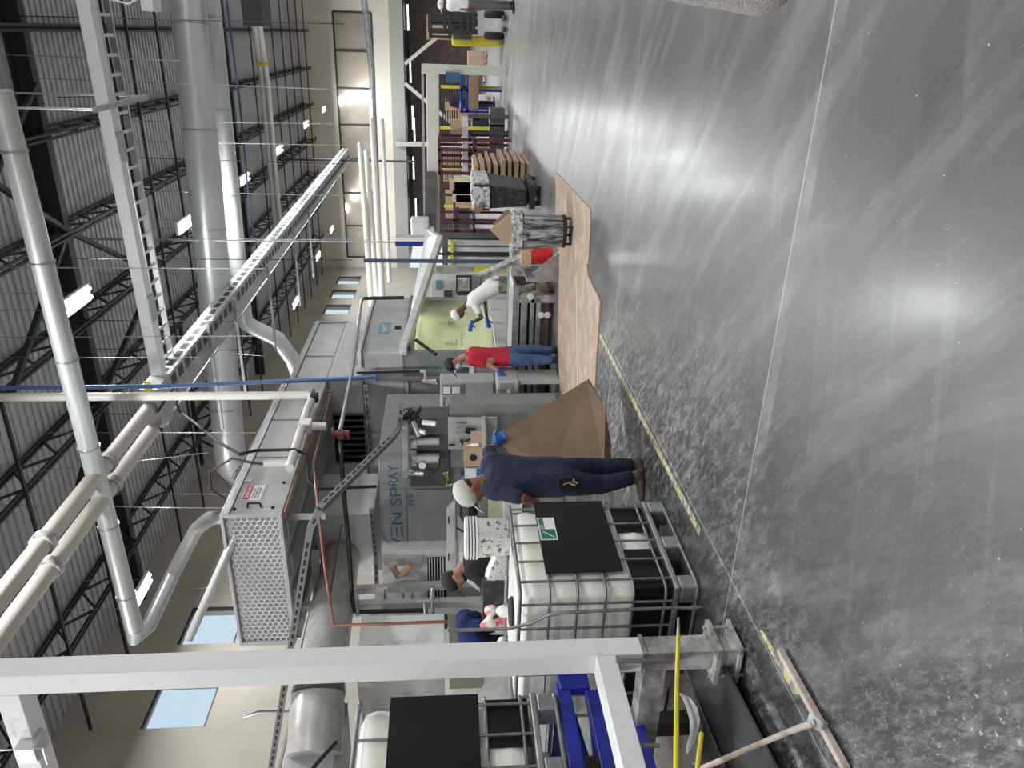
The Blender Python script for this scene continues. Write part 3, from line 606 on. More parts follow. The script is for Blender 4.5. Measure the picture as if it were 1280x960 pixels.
tag(MB().tube([P(877, 917, Y=2.45), P(870, 975, Y=2.2)], .011, 12).build('pole_stub', 'yellow', smooth=True), 'short yellow pole end lying on the woven mat', 'pole')
b = MB(); ctr = [(848, 866), (857, 872), (864, 884), (868, 900), (867, 917), (862, 932), (859, 942)]
wid = [2, 9, 12, 11, 9, 7, 3]
L1 = []; L2 = []
for (x, y), w_ in zip(ctr, wid): L1.append(P(x-w_*.55, y, Z=.19)); L2.append(P(x+w_*.55, y, Z=.23))
for k in range(len(ctr)-1): b.slab([L1[k], L2[k], L2[k+1], L1[k+1]], (0, 0, -1), .004)
tag(b.build('paper_strip', 'white'), 'curled strip of white paper lying on the woven mat', 'paper strip')
T = thing('floor_squeegee', 'long floor squeegee with a pinkish pole lying in the bottom corner', 'squeegee', (-2.7, 2.4, 0))
MB().beam(P(975, 813, Z=.03), P(1058, 962, Z=.03), .03, .035).build('blade_holder', 'stick', T, bevel=.006)
MB().beam(P(978, 813, Z=.008), P(1063, 962, Z=.008), .012, .02).build('rubber_blade', 'matblack', T)
b = MB(); b.slab([P(1012, 890, Z=.05), P(1030, 905, Z=.05), P(1024, 915, Z=.05), P(1008, 903, Z=.05)], (0, 0, -1), .02); b.tube([P(1020, 903, Z=.05), P(992, 912, Z=.10)], .014, 12); b.build('socket', 'dirty_steel', T)
MB().tube([P(1016, 905, Z=.06), P(985, 915, Z=.12), P(860, 968, Z=.45)], .0135, 12).build('pole', 'stick', T, True)
# grey conduit in front of the tote
T = thing('bent_conduit', 'thin bent grey pipe rising in front of the floor tote', 'pipe', P(870, 765, X=-3.25))
MB().tube([P(868, 760, X=-3.3), P(830, 760, X=-3.3), P(740, 764, X=-3.3), P(700, 766, X=-3.3), P(682, 770, X=-3.33), P(664, 779, X=-3.4), P(635, 786, X=-3.45), P(560, 788, X=-3.45)], .0115, 10).build('tube_run', 'cage', T, True)
MB().tube([P(872, 760, X=-3.3), P(863, 760, X=-3.3)], .017, 12).build('end_fitting', 'galv', T, True)
MB().beam(P(868, 760, X=-3.3), (P(868, 760, X=-3.3).x, P(868, 760, X=-3.3).y, 0.0), .02).build('foot_stub', 'galv', T)
# ---------------------------------------------------------------- bucket stack on the tote
T = thing('paint_bucket', 'stack of nested white buckets splattered with dark drips, on the floor tote', 'bucket', P(650, 672, Z=1.175), 'splattered nested buckets')
bz = 1.175; bp_ = P(650, 672, Z=bz)
bp_ = V((P(645, 671, Y=4.6).x, 4.6, bz))
T.location = bp_
MB().lathe([(.125, 0), (.128, .005), (.142, .21), (.145, .225)], bp_, 28).build('body', 'spatter', T, True)
for k in range(4):
    MB().lathe([(.145, .225+k*.022), (.155, .227+k*.022), (.155, .239+k*.022), (.145, .241+k*.022)], bp_, 28).build('rim', 'white', T, True)
MB().ring(bp_+V((0, 0, .312)), .145, .006, n=28).build('lip', 'white', T, True)
MB().tube([bp_+V((0, .14, .25)), bp_+V((.05, .18, .28)), bp_+V((.06, .17, .30))], .004, 6).build('handle', 'cage', T, True)
# ---------------------------------------------------------------- yellow line and floor cardboard
b = MB(); pts = [(-2.875, 7.7), (-2.87, 6.2), (-2.86, 5.2), (-2.86, 4.1)]
b.box((-2.905, 3.98, .0008), (-2.845, 7.75, .002))
tag(b.build('floor_line', 'line'), 'narrow chipped yellow paint line running along the concrete in front of the tote', 'floor line', kind='stuff')
b = MB().slab([P(948, 787, Z=.002), P(954, 789, Z=.002), P(1000, 868, Z=.002), P(991, 868, Z=.002)], (0, 0, -1), .0015)
tag(b.build('floor_line', 'line'), 'short worn piece of yellow paint line beside the squeegee', 'floor line', kind='stuff')
fc = [([(695, 215), (738, 262), (737, 300), (735, 330), (698, 330), (694, 280)], 'far sheet of flattened brown cardboard on the floor by the bins'),
      ([(735, 345), (750, 377), (745, 452), (742, 500), (700, 500), (697, 420), (699, 330), (733, 330)], 'near sheet of flattened brown cardboard in front of the red-shirted worker')]
for k, (pl, lab) in enumerate(fc):
    b = MB(); b.slab([P(x, y, Z=.012+.004*k) for x, y in pl], (0, 0, -1), .011+.004*k)
    t = b.build('floor_cardboard', 'card_floor'); tag(t, lab, 'cardboard', 'flattened cardboard on the floor')
    c_ = MB().beam(P(720, 300 if k == 0 else 345, Z=.0135+.004*k), P(720 if k == 0 else 722, 325 if k == 0 else 495, Z=.0135+.004*k), .02, .002); c_.build('tape_strip', 'white_steel', t)
# ================================================================ MACHINES
def pbox(b, X=None, Y=None, c1=None, c2=None, d=.3):
    """box whose front face lies on plane X= or Y= between two picture corners, d deep behind it"""
    a = P(*c1, X=X, Y=Y); c = P(*c2, X=X, Y=Y)
    if X is not None: return b.box((X-d, a.y, a.z), (X, c.y, c.z))
    return b.box((a.x, Y, a.z), (c.x, Y+d, c.z))
# ---- raised perforated box
BX, BY0, BY1, BZ0, BZ1 = -5.5, 8.2, 12.2, 3.68, 4.43
BXL = P(305, 808, Y=BY0).x
T = thing('perforated_box', 'raised grey equipment box with round-hole mesh end and danger label', 'machine enclosure', (-6.5, 10, BZ0))
MB().box((BXL, BY0+.06, BZ0), (BX, BY1, BZ1)).build('casing', 'grey_light', T, bevel=.01)
b = MB()
for q in ((BXL, BZ0, BX, BZ0+.05), (BXL, BZ1-.04, BX, BZ1), (BX-.05, BZ0+.05, BX, BZ1-.04), (BXL, BZ0+.05, BXL+.05, BZ1-.04)): b.box((q[0], BY0, q[1]), (q[2], BY0+.06, q[3]))
b.build('end_frame', 'grey_light', T, bevel=.005)
b = MB(); r = .036; dz = .0745; dx = .0645; i = 0; x = BX-.09
while x > BXL+.08:
    z = BZ0+.09+(dz/2 if i % 2 else 0)
    while z < BZ1-.07: b.ring((x, BY0+.03, z), r, .0055, axis=(0, 1, 0), n=12, m=4); z += dz
    x -= dx; i += 1
b.build('hole_mesh', 'white_steel', T)
b = MB(); b.box((BX, BY0+.0, BZ1-.12), (BX+.03, BY1, BZ1-.06)); b.box((BX, BY0+.75, BZ1-.22), (BX+.012, BY0+.83, BZ1-.04))
b.box((BX-.2, BY0+.9, BZ1), (BX-.12, BY1, BZ1+.06)); b.build('top_rail', 'galv', T, bevel=.004)
b = MB()
for y in (9.6, 10.75): b.box((BX, y, BZ0), (BX+.006, y+.02, BZ1-.12))
b.build('panel_joint', 'grey_dark', T)
b = MB()
for (x, y) in ((301, 606), (355, 604), (293, 637), (341, 635)): p = P(x, y, X=BX); b.tube([p, p+V((.02, 0, 0))], .022, 10)
b.build('latch', 'matblack', T)
p = P(318, 634, X=BX); MB().tube([p+V((0, -.0, -.09)), p+V((.06, 0, -.07)), p+V((.06, 0, .07)), p+V((0, 0, .09))], .016, 8).build('handle', 'matblack', T)
la = P(316, 616, X=BX); L_ = MB().box((BX+.001, la.y-.17, la.z-.13), (BX+.006, la.y+.17, la.z+.11)); L_ = L_.build('danger_label', 'white', T)
MB().box((BX+.006, la.y-.165, la.z+.015), (BX+.008, la.y+.165, la.z+.10)).build('danger_band', 'redp', L_)
text('danger_text', 'DANGER', (BX+.010, la.y-.13, la.z+.035), .065, (0, 1, 0), (0, 0, 1), 'white', L_, .001)
for k, s in enumerate(('ROTATING PARTS', 'KEEP HANDS CLEAR', 'LOCK OUT POWER')): text('label_text', s, (BX+.009, la.y-.15, la.z-.03-.035*k), .03, (0, 1, 0), (0, 0, 1), 'matblack', L_, .0005)
b = MB()
for k in range(5):
    x0_ = BX-.15-k*.55; b.box((x0_-.28, BY0+.1, BZ0-.05), (x0_, BY1-.3, BZ0-.004))
b.build('underside_beam', 'grey_mach', T)
MB().box((BX-.13, BY0+.08, BZ0-.03), (BX-.02, BY0+2.6, BZ0-.002)).build('vent_strip', 'card_light', T)
MB().box((BX-.3, BY0+.3, 3.2), (BX-.24, BY0+.36, BZ0)).build('leg', 'grey_light', T)
MB().box((BXL+.3, BY0+.3, 0), (BXL+.4, BY0+.4, BZ0)).build('leg', 'grey_light', T)
MB().box((-7.95, 9.1, 0), (-7.83, 9.22, BZ0)).build('leg', 'grey_light', T)
MB().tube([P(296, 665, Y=BY0+.1), P(236, 799, Y=BY0-.3)], .055, 12).build('drain_pipe', 'galv_duct', T, True)
# ---- tall housing (oven) with hatch
T = thing('press_machine', 'tall grey press machine with stepped housing, vent strip and open green-lined hatch', 'machine', (-6.5, 14, 0))
yn, yf_ = 12.3, P(380, 403, X=-5.5).y
zt = P(378, 440, X=-5.5).z; zm = P(423, 440, X=-5.5).z
MB().box((-8.4, yn-.1, zm), (-5.5, yf_, zt)).build('upper_housing', 'grey_light', T, bevel=.01)
z2 = P(460, 440, X=-5.42).z
MB().box((-8.4, yn-.1, z2), (-5.42, yf_-.2, zm-.003)).build('middle_housing', 'grey_light', T, bevel=.01)
b = MB(); b.box((-5.5, yn-.1, zt-.09), (-5.46, yf_, zt)); b.box((-5.5, yn-.1, zm), (-5.47, yf_, zm+.05)); b.box((-5.5, yn-.1, zm), (-5.47, yn-.04, zt)); b.box((-5.5, yf_-.06, zm), (-5.47, yf_, zt)); b.box((-5.5, 13.3, zm+.05), (-5.485, 13.33, zt-.09))
b.build('panel_frame', 'grey_mach', T)
b = MB(); pbox(b, X=-5.42, c1=(438, 457), c2=(453, 411), d=-.02); 
a_ = P(438, 457, X=-5.42); c_ = P(452, 411, X=-5.42)
MB().box((-5.42, a_.y, a_.z-.10), (-5.40, c_.y, a_.z)).build('vent_strip', 'dirty_steel', T)
z3 = P(505, 440, X=-5.0).z; yl_ = 15.3
MB().box((-8.4, yn, z3), (-5.0, yl_, z2-.003)).build('front_housing', 'grey_light', T, bevel=.04)
MB().box((-5.3, yn-.05, z2-.0), (-4.96, yl_, z2+.05)).build('ledge', 'white_mach', T, bevel=.008)
b = MB(); b.box((-5.0, yn+.05, z3-.10), (-4.93, yl_-.1, z3)); b.build('hatch_rim', 'grey_dark', T)
p = P(480, 410, X=-5.0); pl = MB().box((-5.0, p.y-.28, p.z-.11), (-4.992, p.y+.28, p.z+.09)).build('maker_plate', 'ink_light', T)
text('maker_text', 'quest', (-4.99, p.y-.20, p.z-.05), .16, (0, 1, 0), (0, 0, 1), 'white', pl, .001)
p = P(497.5, 410, X=-5.0); MB().box((-5.0, p.y-.07, p.z-.06), (-4.985, p.y+.07, p.z+.06)).build('black_cover', 'black', T)
# cavity of the hatch: a real hollow, lined pale green
z4 = P(618, 438, X=-5.0).z
b = MB(); ny, nz = 14, 12; g = []
for i in range(ny+1):
    row = []
    for j in range(nz+1):
        u = i/ny; v_ = j/nz; dep = .75*(math.sin(math.pi*min(1, u*1.15)**.8)*.8+.2)*(.35+.65*math.sin(math.pi*(.15+.8*v_)))
        row.append(V((-5.02-dep*(1 if 0 < i < ny and 0 < j < nz else 0), yn+.08+(yl_-.2-yn)*u, z4+(z3-.1-z4)*v_)))
    g.append(row)
for row in g: b.v += row
for i in range(ny):
    for j in range(nz): k = i*(nz+1)+j; b.f.append((k, k+nz+1, k+nz+2, k+1))
o = b.build('hatch_lining', 'curtain', T, True); sol = o.modifiers.new('thickness', 'SOLIDIFY'); sol.thickness = .02
b = MB(); b.box((-8.4, yn, 0), (-6.0, yl_+.6, z3)); b.build('body', 'grey_mach', T)
b = MB(); b.box((-6.0, yn, 0), (-5.0, yn+.09, z3)); b.build('near_jamb', 'grey_mach', T)
MB().box((-6.0, yl_-.12, 0), (-5.0, yl_, z3)).build('far_jamb', 'grey_light', T)
MB().box((-6.0, yn+.09, 0), (-5.0, yl_-.12, z4-.02)).build('apron', 'white_mach', T, bevel=.02)
b = MB()
for (x, y) in ((570, 425), (560, 400)): p = P(x, y, X=-5.3); b.tube([p, p+V((.02, -.3, 0)), p+V((.05, -.3, .2))], .025, 8); b.tube([p+V((0, -.3, -.1)), p+V((0, .3, -.1))], .015, 8)
b.build('nozzle', 'alu', T)
b = MB(); b.tube([P(520, 425, X=-4.9), P(545, 443, X=-4.9)], .03, 8); b.build('gas_strut', 'matblack', T)
area((-5.25, 13.6, z3-.12), .8, 24, col=(.95, 1, .80), rot=(0, math.radians(20), 0), sy=2.0)
# raised hatch cover
a0 = P(504, 438, X=-4.95); a1 = P(550, 299, Y=16.6); b0 = P(510, 428, X=-5.3); b1 = P(536, 290, Y=17.2)
b = MB(); b.beam(a0, a1, .20, .12); b.beam(b0, b1, .12, .12); b.beam(a1, b1, .12, .10); b.beam(a0, b0, .1, .1); m_ = a0.lerp(a1, .55); n_ = b0.lerp(b1, .55); b.beam(m_, n_, .08, .08)
hc = b.build('hatch_cover', 'white_mach', T, bevel=.01)
MB().slab([a0, a1, b1, b0], (0, 0, 1), .02).build('clear_panel', 'lens', hc)
# ---- dark side of the press with louvre, pipes in front
T2 = thing('side_wall_panel', 'dark grey machine side clad in panels with a black louvred opening', 'machine', (-7, 12.4, 0))
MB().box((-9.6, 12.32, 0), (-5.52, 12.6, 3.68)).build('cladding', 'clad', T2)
b = MB(); xs_ = [P(440, yy, Y=12.3).x for yy in (473, 545, 597, 640)]
for x in xs_: b.box((x-.03, 12.24, 0), (x+.03, 12.32, 3.66))
b.box((-9.4, 12.26, 2.3), (-5.5, 12.32, 2.36)); b.build('panel_seams', 'grey_light', T2)
a_ = P(416, 517, Y=12.2); c_ = P(458, 576, Y=12.2)
MB().box((c_.x, 12.2, c_.z), (a_.x, 12.31, a_.z)).build('louvre_recess', 'matblack', T2)
b = MB(); n = 8
for k in range(n+1): x = c_.x+(a_.x-c_.x)*k/n; b.box((x-.012, 12.14, c_.z), (x+.012, 12.2, a_.z))
b.build('louvre_bars', 'grey_dark', T2)
# ---- spray cabinet with lettering
Yc = 9.5
X1c = P(472, 565, Y=Yc).x; X0c = P(476, 697, Y=Yc).x; zT = P(474, 600, Y=Yc).z; zB = P(577, 650, Y=Yc).z
T = thing('spray_cabinet', 'grey machine cabinet with blue lettering across its front', 'cabinet', (-6.3, 10, zB))
MB().box((X0c, Yc, zB), (X1c, 11.4, zT)).build('casing', 'grey_mach', T, bevel=.015)
Xd = P(520, 611, Y=Yc).x
MB().box((X0c+.04, Yc-.03, zB+.02), (Xd, Yc, zT-.05)).build('door', 'grey_mach', T, bevel=.006)
MB().box((X0c, Yc-.06, zB-.10), (Xd+.02, Yc+.2, zB-.002)).build('lower_rail', 'grey_mach', T)
pv = P(504, 685, Y=Yc-.03)
W1 = P(504, 612, Y=Yc-.03).x - P(504, 681, Y=Yc-.03).x
text('lettering', 'V\u039eN SP', (pv.x, Yc-.033, pv.z), .235, (1, 0, 0), (0, 0, 1), 'ink', T, .002, sx=1.36)
MB().box((pv.x, Yc-.036, P(509, 650, Y=Yc).z-.006), (Xd-.01, Yc-.032, P(509, 650, Y=Yc).z+.006)).build('underline', 'ink', T)
pp = P(518, 632, Y=Yc-.03); text('lettering', 'PER', (pp.x, Yc-.033, pp.z), .13, (1, 0, 0), (0, 0, 1), 'ink', T, .002)
pv = P(497, 608, Y=Yc-.0); text('lettering', 'RAY', (pv.x, Yc-.004, pv.z-.01), .2, (1, 0, 0), (0, 0, 1), 'ink', T, .002, sx=.95)
# ---- motor block
T = thing('motor_block', 'dark grey machine block with steel motors, hoses and a gauge', 'machine block', (-5.7, 9.4, 1.2))
a_ = P(505, 526, Y=9.42); c_ = P(562, 607, Y=9.42)
b = MB(); b.box((c_.x, 9.40, c_.z), (a_.x+.05, 9.465, a_.z-.05)); b.box((X1c+.01, 9.466, c_.z), (a_.x+.05, 9.75, a_.z-.05)); b.build('block', 'grey_dark', T, bevel=.01)
for (yy, r) in ((552, .055), (573, .072)):
    p = P(521, yy, Y=9.3); q = P(549, yy, Y=9.3)
    m_ = MB().tube([(p.x, 9.3, q.z), (p.x, 9.3, p.z)], r, 18).build('motor', 'alu', T, True)
    MB().box((p.x-r*1.1, 9.22, p.z), (p.x+r*1.1, 9.38, p.z+.10)).build('gearbox', 'dirty_steel', m_)
b = MB()
for (x1, y1, x2, y2) in ((515, 525, 524, 545), (528, 528, 545, 530), (520, 538, 532, 541), (512, 590, 530, 592)): b.tube([P(x1, y1, Y=9.3), P(x2, y2, Y=9.25)], .04, 10)
b.build('fittings', 'alu', T, True)
b = MB(); p = P(528, 581, Y=9.22); b.lathe([(.05, 0), (.055, .01), (.05, .03)], p, 16, axis=(0, -1, 0)); b.build('gauge', 'white', T, True)
MB().tube([P(507, 590, Y=9.3), P(508, 597, Y=9.2), P(535, 597, Y=9.15), P(549, 583, Y=9.15), P(549, 573, Y=9.2)], .012, 8).build('hose', 'matblack', T, True)
MB().tube([P(520, 590, Y=9.25), P(513, 594, Y=9.22), P(511, 598, Y=9.22)], .006, 6).build('wire', 'yellow', T, True)
b = MB(); random.seed(3)
for k in range(9):
    y0_ = 528+random.random()*6; b.tube([P(497+k*1.2, y0_-8, Y=9.5), P(506+random.random()*14, y0_-10-random.random()*8, Y=9.35), P(512+k*2, 505+random.random()*20, Y=9.3), P(500+k*2, 522+random.random()*8, Y=9.25)], .012, 6)
b.build('cable_loom', 'matblack', T, True)
# yellow cable by the worker's cap
tag(MB().tube([P(563, 600, Y=9.2), P(554, 592, Y=9.0), P(560, 590, Y=9.0), P(558, 607, Y=8.9), P(580, 603, Y=8.8)], .008, 6).build('loose_cable', 'yellow', smooth=True), 'thin yellow cord looped beside the grey cap', 'cord')
# ---- strut trays
def strut(name, pts, w_, h_, lab, up=(0, 0, 1), n=None, m_='strut'):
    T = thing(name, lab, 'strut', pts[0]); b = MB(); s = MB()
    for p, q in zip(pts[:-1], pts[1:]):
        b.beam(p, q, w_, h_, up); d = (V(q)-V(p)); k = int(d.length/.11); e = d.normalized()
        for i in range(1, k):
            c = V(p)+e*(i*.11)
            for off in ((V((0, -w_/2-.0012, 0)) if abs(e.y) < .9 else V((w_/2+.0012, 0, 0))),): s.beam(c+off-e*.032, c+off+e*.032, .004, h_*.34, up)
    b.build('channel', m_, T); s.build('slots', 'matblack', T); return T
strut('slotted_strut', [P(335, 985, Y=6.6), P(388, 660, Y=6.6), P(400, 636, Y=6.6), P(492, 545, Y=8.0), P(499, 534, Y=9.1), P(502, 503, Y=9.2)], .06, .07, 'long slotted steel strut bent in the middle, crossing in front of the cabinet lettering')
strut('slotted_strut', [P(464, 636, Y=9.4), P(470, 700, Y=9.4), P(472, 770, Y=9.4), P(458, 800, Y=9.4)], .05, .06, 'short slotted strut left of the lettering')
strut('slotted_strut', [P(457, 482, Y=10.8), P(465, 578, Y=10.8)], .06, .07, 'slotted strut level with the black louvre')
strut('slotted_strut', [P(392, 487, X=-5.2), P(378, 500, X=-5.6), P(335, 520, X=-5.6), P(312, 565, X=-5.6), P(290, 600, X=-5.6)], .03, .05, 'slotted strut along the top edge of the raised box')
T = thing('square_channel', 'grey channel below the slotted strut, in front of the motors', 'channel', P(505, 590, Y=9.15))
MB().beam(P(507, 595, Y=9.2), P(506, 527, Y=9.2), .1, .07).build('channel', 'galv', T)
# ---- pipes in front of the dark side
T = thing('sprinkler_pipe', 'long slanted steel pipe with a red valve, dark in its lower half', 'pipe', P(425, 540, Y=10.6))
MB().tube([P(505, 372, X=-4.7), P(455, 373, X=-4.7)], .035, 10).build('front_run', 'pipe_dark', T, True)
MB().tube([P(455, 373, X=-4.7), P(452, 376, X=-4.72), P(441, 460, X=-4.8), P(425, 538, Y=10.0)], .03, 10).build('upper_run', 'galv', T, True)
MB().tube([P(425, 545, Y=10.0), P(430, 620, Y=9.5), P(436, 680, Y=9.0), P(441, 762, Y=8.4), P(446, 765, Y=8.4), P(530, 763, Y=8.4)], .032, 10).build('lower_run', 'pipe_dark', T, True)
b = MB(); p = P(427, 542, Y=10.0)
for d_ in (-.11, .11): b.tube([p+V((d_*.2, 0, d_)), p+V((d_*.2, 0, d_+.03))], .07, 12)
b.tube([p+V((0, 0, -.11)), p+V((0, 0, .11))], .05, 12); b.tube([p+V((0, -.1, .0)), p+V((0, -.04, 0))], .05, 10); b.build('valve', 'pink_red', T, True)
b = MB()
for (x1, y1, x2, y2) in ((445, 735, 447, 768), (531, 750, 533, 770), (541, 733, 541, 780), (520, 752, 550, 750)): b.tube([P(x1, y1, Y=8.35), P(x2, y2, Y=8.35)], .03, 8)
b.build('fittings', 'galv', T, True)
tag(MB().tube([P(407, 490, X=-5.4), P(414, 489, X=-5.4), P(392, 578, X=-5.4), P(396, 620, Y=7.9), P(405, 700, Y=7.0), P(417, 782, Y=6.3), P(560, 777, Y=6.3)], .018, 8).build('copper_pipe', 'copper', smooth=True), 'long thin copper pipe bent square, running down past the louvres', 'pipe')
tag(MB().tube([P(427, 655, Y=8.6), P(422, 680, Y=8.5), P(412, 745, Y=8.2)], .016, 8).build('dark_pipe', 'pipe_dark', smooth=True), 'short dark pipe slanting between the copper pipe and strut', 'pipe')
T = thing('drop_pipe', 'thin black pipe ending in pale valves beside the printed plate', 'pipe', P(530, 466, Y=12))
MB().tube([P(446, 466, Y=12.1), P(528, 464, Y=12.1)], .022, 8).build('pipe_run', 'matblack', T, True)
b = MB(); b.tube([P(525, 464, Y=12), P(531, 464, Y=12), P(532, 476, Y=12), P(545, 476, Y=12)], .03, 8); b.tube([P(528, 476, Y=12), P(547, 480, Y=12)], .04, 8); b.build('valves', 'pvc', T, True)
# printed plate (code left out) and faint letters
T = thing('printed_plate', 'dark square plate on the grey jamb beside the red-shirted worker', 'plate', P(590, 466, Y=12.28))
b = MB(); pbox(b, Y=12.27, c1=(568, 457), c2=(592, 474), d=.025); b.build('plate', 'white_mach', T)
b = MB(); pbox(b, Y=12.262, c1=(570, 459), c2=(586, 473), d=.008); b.build('dark_print', 'grey_dark', T)
p = P(543, 476, Y=12.29); text('faint_letters', 'axgo', (p.x, 12.295, p.z), .2, (1, 0, 0), (0, 0, 1), 'ink_light', T, .001)
# ---- consoles
T = thing('operator_console', 'light grey upper console with label panels on bracket arms', 'console', P(615, 490, Y=10.6))
b = MB(); pbox(b, Y=10.6, c1=(550, 478), c2=(617, 498), d=.35); b.build('housing', 'grey_light', T, bevel=.015)
b = MB(); pbox(b, Y=10.59, c1=(552, 481), c2=(580, 494), d=.012); f_ = b.build('label_panel', 'grey_mach', T, bevel=.004)
b = MB(); pbox(b, Y=10.58, c1=(554, 484), c2=(563, 492), d=.01); b.build('label', 'white', f_)
b = MB(); pbox(b, Y=10.58, c1=(565, 484), c2=(575, 492), d=.01); b.build('label', 'white', f_)
b = MB(); pbox(b, Y=10.55, c1=(550, 498), c2=(554, 533), d=.3); b.slab([P(554, 498, Y=10.6), P(567, 498, Y=10.6), P(554, 512, Y=10.6)], (0, 1, 0), .05); pbox(b, Y=10.5, c1=(604, 500), c2=(622, 527), d=.3); b.build('bracket', 'white_mach', T)
T = thing('floor_console', 'light grey floor console with white diagonal braces beside the cardboard sheet', 'console', P(697, 480, Z=0))
b = MB(); pbox(b, Y=9.9, c1=(622, 476), c2=(648, 497), d=.5); b.build('head', 'grey_light', T, bevel=.012)
b = MB(); pbox(b, Y=9.95, c1=(640, 476), c2=(699, 480), d=.4); pbox(b, Y=9.95, c1=(640, 493), c2=(700, 497), d=.05); b.build('side_leg', 'grey_light', T)
b = MB(); pbox(b, Y=9.88, c1=(625, 480), c2=(641, 488), d=.02); b.build('label_panel', 'grey_mach', T)
b = MB(); b.beam(P(690, 498, Y=9.9), P(645, 525, Y=9.9), .05); b.beam(P(690, 508, Y=9.9), P(650, 533, Y=9.9), .04); b.beam(P(627, 497, Y=9.9), P(627, 530, Y=9.9), .1, .08); b.build('brace', 'white_mach', T)
MB().lathe([(.03, 0), (.03, .03)], P(636, 489, Y=9.88), 12, axis=(0, -1, 0)).build('round_dial', 'white', T)
p = P(600, 507, Y=10.1); 
# ---- tool board and shelf items
T = thing('tool_board', 'pale grey board with hand tools hung on it', 'tool board', P(620, 545, Y=9.35))
b = MB(); pbox(b, Y=9.36, c1=(560, 523), c2=(621, 561), d=.05); b.build('board', 'grey_light', T, bevel=.004)
def bar(b, x1, y1, x2, y2, r, Y): b.tube([P(x1, y1, Y=Y), P(x2, y2, Y=Y)], r, 8)
T = thing('pliers', 'grey pliers with two prongs and black grips on the tool board', 'pliers', P(595, 538, Y=9.3))
b = MB(); bar(b, 570, 535, 582, 535, .012, 9.3); bar(b, 570, 541, 582, 541, .012, 9.3); b.build('jaws', 'galv', T); b = MB(); bar(b, 582, 536, 595, 537, .022, 9.3); bar(b, 582, 540, 595, 542, .022, 9.3); b.build('grips', 'matblack', T)
T = thing('wrench', 'dark wrench hung aslant on the tool board', 'wrench', P(590, 549, Y=9.3)); b = MB(); bar(b, 577, 553, 594, 547, .016, 9.3); bar(b, 576, 550, 579, 555, .022, 9.3); b.build('body', 'steel_dark', T)
T = thing('screwdriver', 'thin screwdriver with black handle at the edge of the tool board', 'screwdriver', P(575, 557, Y=9.3)); b = MB(); bar(b, 561, 556, 569, 556, .015, 9.3); b.build('grip', 'matblack', T); b = MB(); bar(b, 569, 556, 578, 557, .006, 9.3); b.build('shank', 'galv', T)
T = thing('scraper', 'small light scraper beside the pliers', 'scraper', P(585, 529, Y=9.3)); b = MB(); bar(b, 570, 529, 584, 529, .008, 9.3); b.build('blade', 'grey_dark', T)
zs_ = P(603, 580, Y=9.0).z
T = thing('work_shelf', 'narrow grey shelf under the tool board holding small boxes', 'shelf', P(625, 575, Y=9.2))
MB().box((P(603, 605, Y=9.0).x, 8.85, zs_-.04), (P(603, 535, Y=9.0).x, 9.36, zs_)).build('board', 'grey_light', T)
MB().box((P(603, 605, Y=9.0).x, 9.44, .1), (P(603, 523, Y=9.0).x, 9.75, P(562, 560, Y=9.36).z)).build('cupboard', 'grey_mach', T, bevel=.01)
T = thing('small_box', 'open brown cardboard box with a dark round cut-out on the shelf', 'box', P(600, 571, Y=9.0))
a_ = P(580, 561, Y=9.0); c_ = P(597, 583, Y=9.0); MB().box((c_.x, 9.0, zs_), (a_.x, 9.2, a_.z)).build('carton', 'card_light', T)
MB().lathe([(.05, 0), (.05, .01)], ((a_.x+c_.x)/2, 8.99, (zs_+a_.z)/2), 16, axis=(0, 1, 0)).build('cut_out', 'matblack', T)
T = thing('small_box', 'white and blue packet on the shelf near the grey cap', 'packet', P(600, 592, Y=9.0))
a_ = P(581, 586, Y=9.0); c_ = P(597, 601, Y=9.0); MB().box((c_.x, 9.0, zs_), (a_.x, 9.15, a_.z)).build('packet', 'white', T); MB().box((c_.x, 8.99, zs_), (a_.x, 9.0, zs_+.08)).build('blue_print', 'glove', T)
T = thing('spray_bottle', 'white bottle with green base standing by the tool board', 'bottle', (P(600, 557, Y=9.1).x, 9.1, zs_)); p = V((P(600, 557, Y=9.1).x, 9.1, zs_))
MB().lathe([(.035, 0), (.036, .14), (.015, .18), (.013, .22)], p, 14).build('body', 'white', T, True); MB().lathe([(.037, .0), (.037, .05)], p, 14).build('green_band', 'green_panel', T)
T = thing('paper_carton', 'small yellow and white carton on the shelf behind the arm', 'carton', (P(600, 566, Y=8.95).x, 8.95, zs_)); p = V((P(600, 548, Y=8.95).x, 8.95, zs_)); MB().box(p+V((-.05, 0, 0)), p+V((.06, .1, .16))).build('carton', 'card_light', T)
# lower machine bed behind the man and the totes
T = thing('machine_bed', 'light grey machine bed with sloping panel and pale yellow window', 'machine bed', (-6.5, 9.0, 0))
MB().box((P(533, 690, Y=9.2).x+.02, 9.0, 0), (P(603, 605, Y=9.0).x-.01, 11.0, 1.2)).build('bed', 'grey_mach', T, bevel=.02)
b = MB(); pbox(b, Y=8.8, c1=(611, 622), c2=(630, 660), d=.1); b.build('yellow_window', 'curtain', T)
b = MB(); pbox(b, Y=8.75, c1=(630, 610), c2=(652, 665), d=.2); b.build('pale_block', 'white_mach', T, bevel=.01)
b = MB(); b.slab([P(558, 640, Y=8.9), P(569, 629, Y=8.9), P(569, 716, Y=8.9), P(558, 716, Y=8.9)], (0, 1, 0), .12); o = b.build('white_guard_bar', 'white_mach', T, bevel=.006)
b = MB()
for yy in (650, 696): p = P(561, yy, Y=8.88); b.tube([p+V((-.04, 0, .0)), p+V((-.02, -.05, 0)), p+V((.04, -.05, 0)), p+V((.05, 0, 0))], .01, 6)
b.build('handle', 'matblack', o)
